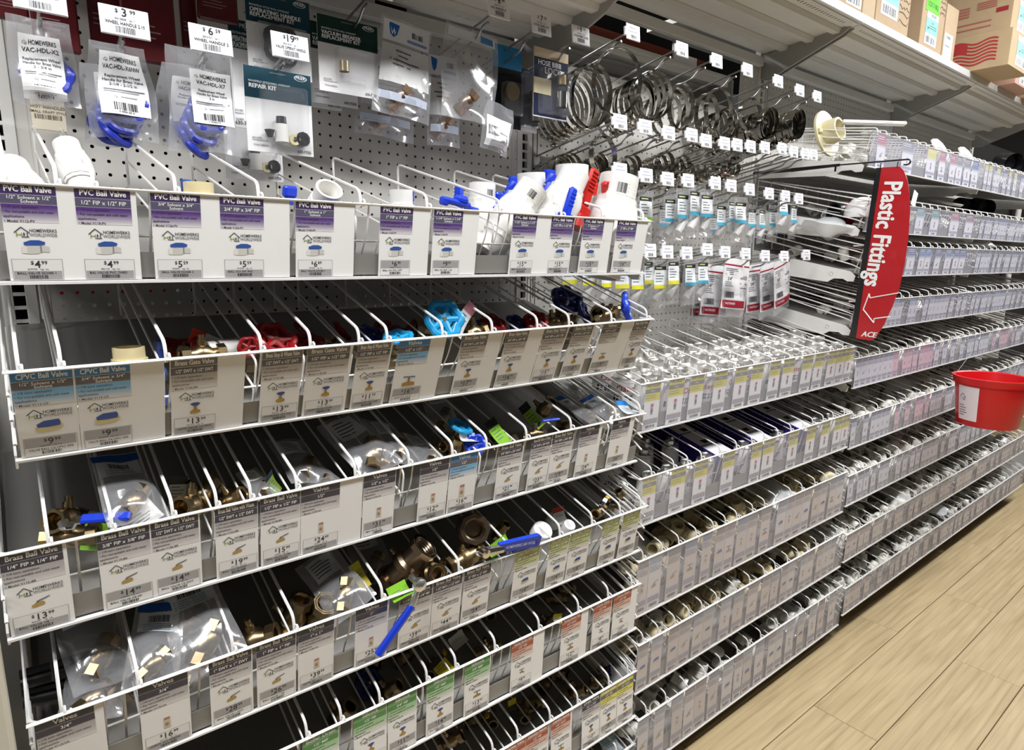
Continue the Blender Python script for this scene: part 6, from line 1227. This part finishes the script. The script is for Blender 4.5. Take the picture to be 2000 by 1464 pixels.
heap(M3, 36, ('cb', 'eb', 'tb'), 'small beige pipe fitting lying in the third cement bay tray', 1, 110); heap(M4, 36, ('cb', 'eb', 'tb', 'c'), 'small beige pipe fitting lying in the fourth cement bay tray', 1, 120); heap(M5, 18, ('c', 'e'), 'small white pipe fitting lying in the lowest cement bay tray', 1, 40)
heap(T7, 8, ('cb', 'eb'), 'dim fitting in the lowest valve bay tray')
for (b, i), T in FT.items():
    heap(T, (20 if b == 2 else 8) if i > 3 else 4, ('c', 'e', 't'), 'white plastic pipe fitting in the %s tray of the %s' % (LV[i], 'plastic fittings bay' if b == 2 else 'distant fittings bay'), 1.1 if i < 6 else 1.0, (80 if b == 2 else 60) if i > 3 else 14)
fb_ = [mk_bag('fitting_bag', 4.2, 5.2, 2.4, 120+i, 'milk', None, .6, .3) for i in range(2)]
for i, (px, py, y, s, lab) in enumerate([(1500, 955, -16, 1.3, 'bright clear bag of fittings on the third tray of the cement bay'), (1235, 1060, -15, 1.2, 'clear bag lying at the start of the fourth cement bay tray'), (1600, 1040, -16, 1.3, 'clear bag at the end of the fourth cement bay tray'), (1745, 740, -14, 1.2, 'clear bag standing in the sixth tray of the plastic fittings bay'), (1660, 955, -16.5, 1.1, 'clear bag at the corner of the seventh fittings tray'), (1740, 960, -17, 1.2, 'cloudy clear bag in the eighth fittings tray'),
 (1530, 1195, -17.5, 1.3, 'grey bag in the lowest cement bay tray'), (1900, 470, -15, 1.4, 'clear bag sticking up from the third tray of the distant bay'), (1610, 440, -13, 1.3, 'clear peaked bag on the end of the third fittings tray'), (1820, 985, -18.5, 1.0, 'small white bag near the end of the lowest fittings tray')]):
    putbag(fb_[i % 2], px, py+4, y+.7, (-80, 8*(i % 3-1), 20*(i % 3)), s, lab, 'loose bags among the fittings')
# special pieces on the upper fittings trays
m = MB(); m.lathe([(0, 1.2), (0, 3.4), (.35, 3.4), (.4, 1.9), (2.2, 1.7), (2.2, 1.4), (.2, 1.2)], n=28, mt='plas', col=hx('d8cfa8')); m.box((2.6, 0, .5), (.8, .7, .5), 'plas', hx('d8cfa8'), .1); m.box((-2.6, 0, .5), (.8, .7, .5), 'plas', hx('d8cfa8'), .1)
solo('closet_flange', m, 'cream closet flange standing on edge at the end of the topmost fittings tray', 'pipe fitting', tuple(at(1612, 262, x=75.5)), rad(76, 0, 0))
r = thing('drain_channel', 'white flat bar on a translucent panel above the topmost fittings tray', 'drain', tuple(at(1706, 240, x=79))); m = MB(); m.box((0, 0, 0), (1.2, 8.6, .55), 'plas', hx('efeeea'), .15); part('white_bar', m, r, loc=(0, 0, 0), rot=rad(4, 0, 38)); m = MB(); m.box((0, -.5, -2.2), (.3, 4.2, 4.0), 'blister', WHITE, .05); part('clear_panel', m, r, 'translucent panel')
for px, py, b_ in ((1832, 298, 'nearer'), (1884, 312, 'further')):
    m = MB(); m.lathe([(0, 2.6), (.4, 2.6), (.9, 2.2), (1.2, 1.2), (1.3, 0)], n=24, mt='plas', col=hx('eeeeec')); solo('pipe_dome', m, 'white domed piece standing above the topmost fittings cards, %s one' % b_, 'pipe fitting', tuple(at(px, py, y=-14)), rad(60, 0, 10))
for i, (px, py, y, R_) in enumerate(((1968, 318, -14, 2.0), (1995, 330, -14, 2.0), (1885, 402, -13, 1.5), (1915, 405, -13, 1.8))):
    m = MB(); m.lathe([(-2, R_), (2, R_), (2, R_*.82), (0, R_*.8), (0, 0)], ax='y', n=20, mt='plas', col=hx('1b1c22')); solo('black_coupling', m, 'black pipe coupling, %s along the upper trays' % ORD[i], 'pipe fitting', tuple(at(px, py, y=y)), rad(10, 0, -40))
m = MB(); m.lathe([(0, 2.4), (.6, 2.5), (1.6, 2.2), (2.6, 1.4), (2.9, .5), (2.9, 0)], n=24, mt='plas', col=hx('f0efee')); solo('drain_dome', m, 'white drain dome behind the flag sign on the second fittings tray', 'pipe fitting', tuple(at(1682, 425, x=76)), rad(0, 0, 0))
m = MB(); m.lathe([(-1.5, 1.8), (0, 1.8), (0, 1.85), (1.0, 1.85), (1, 1.5), (0, 1.4), (0, 0)], ax='y', n=20, mt='plas', cols=[hx('b01c28')]*2+[hx('15151a')]*4); solo('test_plug', m, 'dark plug with red band at the wire side of the second fittings tray', 'pipe fitting', tuple(at(1640, 418, x=75.8)), rad(0, 0, 60))
m = MB(); m.lathe([(0, 2.6), (.3, 2.9), (.5, 2.9), (.5, 2.2), (.3, 2.0), (.3, 0)], n=24, mt='plas', col=hx('c9c6c0')); solo('pipe_ring', m, 'grey white ring lying above the second fittings cards', 'pipe fitting', tuple(at(1845, 398, y=-13.5)), rad(15, 0, 0))
m = MB(); m.box((0, 0, 0), (1.6, .1, 2.3), 'print', hx('efeeee'), .02); solo('paper_tag', m, 'white paper tag standing up beside the flag sign edge', 'tag', tuple(at(1786, 388, y=-18.0)), rad(0, 18, 0))
# left-over prototypes and the glyph helper go away
for o in list(bpy.data.objects):
    if o.parent is None and o.type == 'EMPTY' and (o.location-W(*HID)).length < 1e-4:
        for c in list(o.children):
            for g_ in list(c.children): bpy.data.objects.remove(g_)
            bpy.data.objects.remove(c)
        bpy.data.objects.remove(o)
bpy.data.objects.remove(_fo)
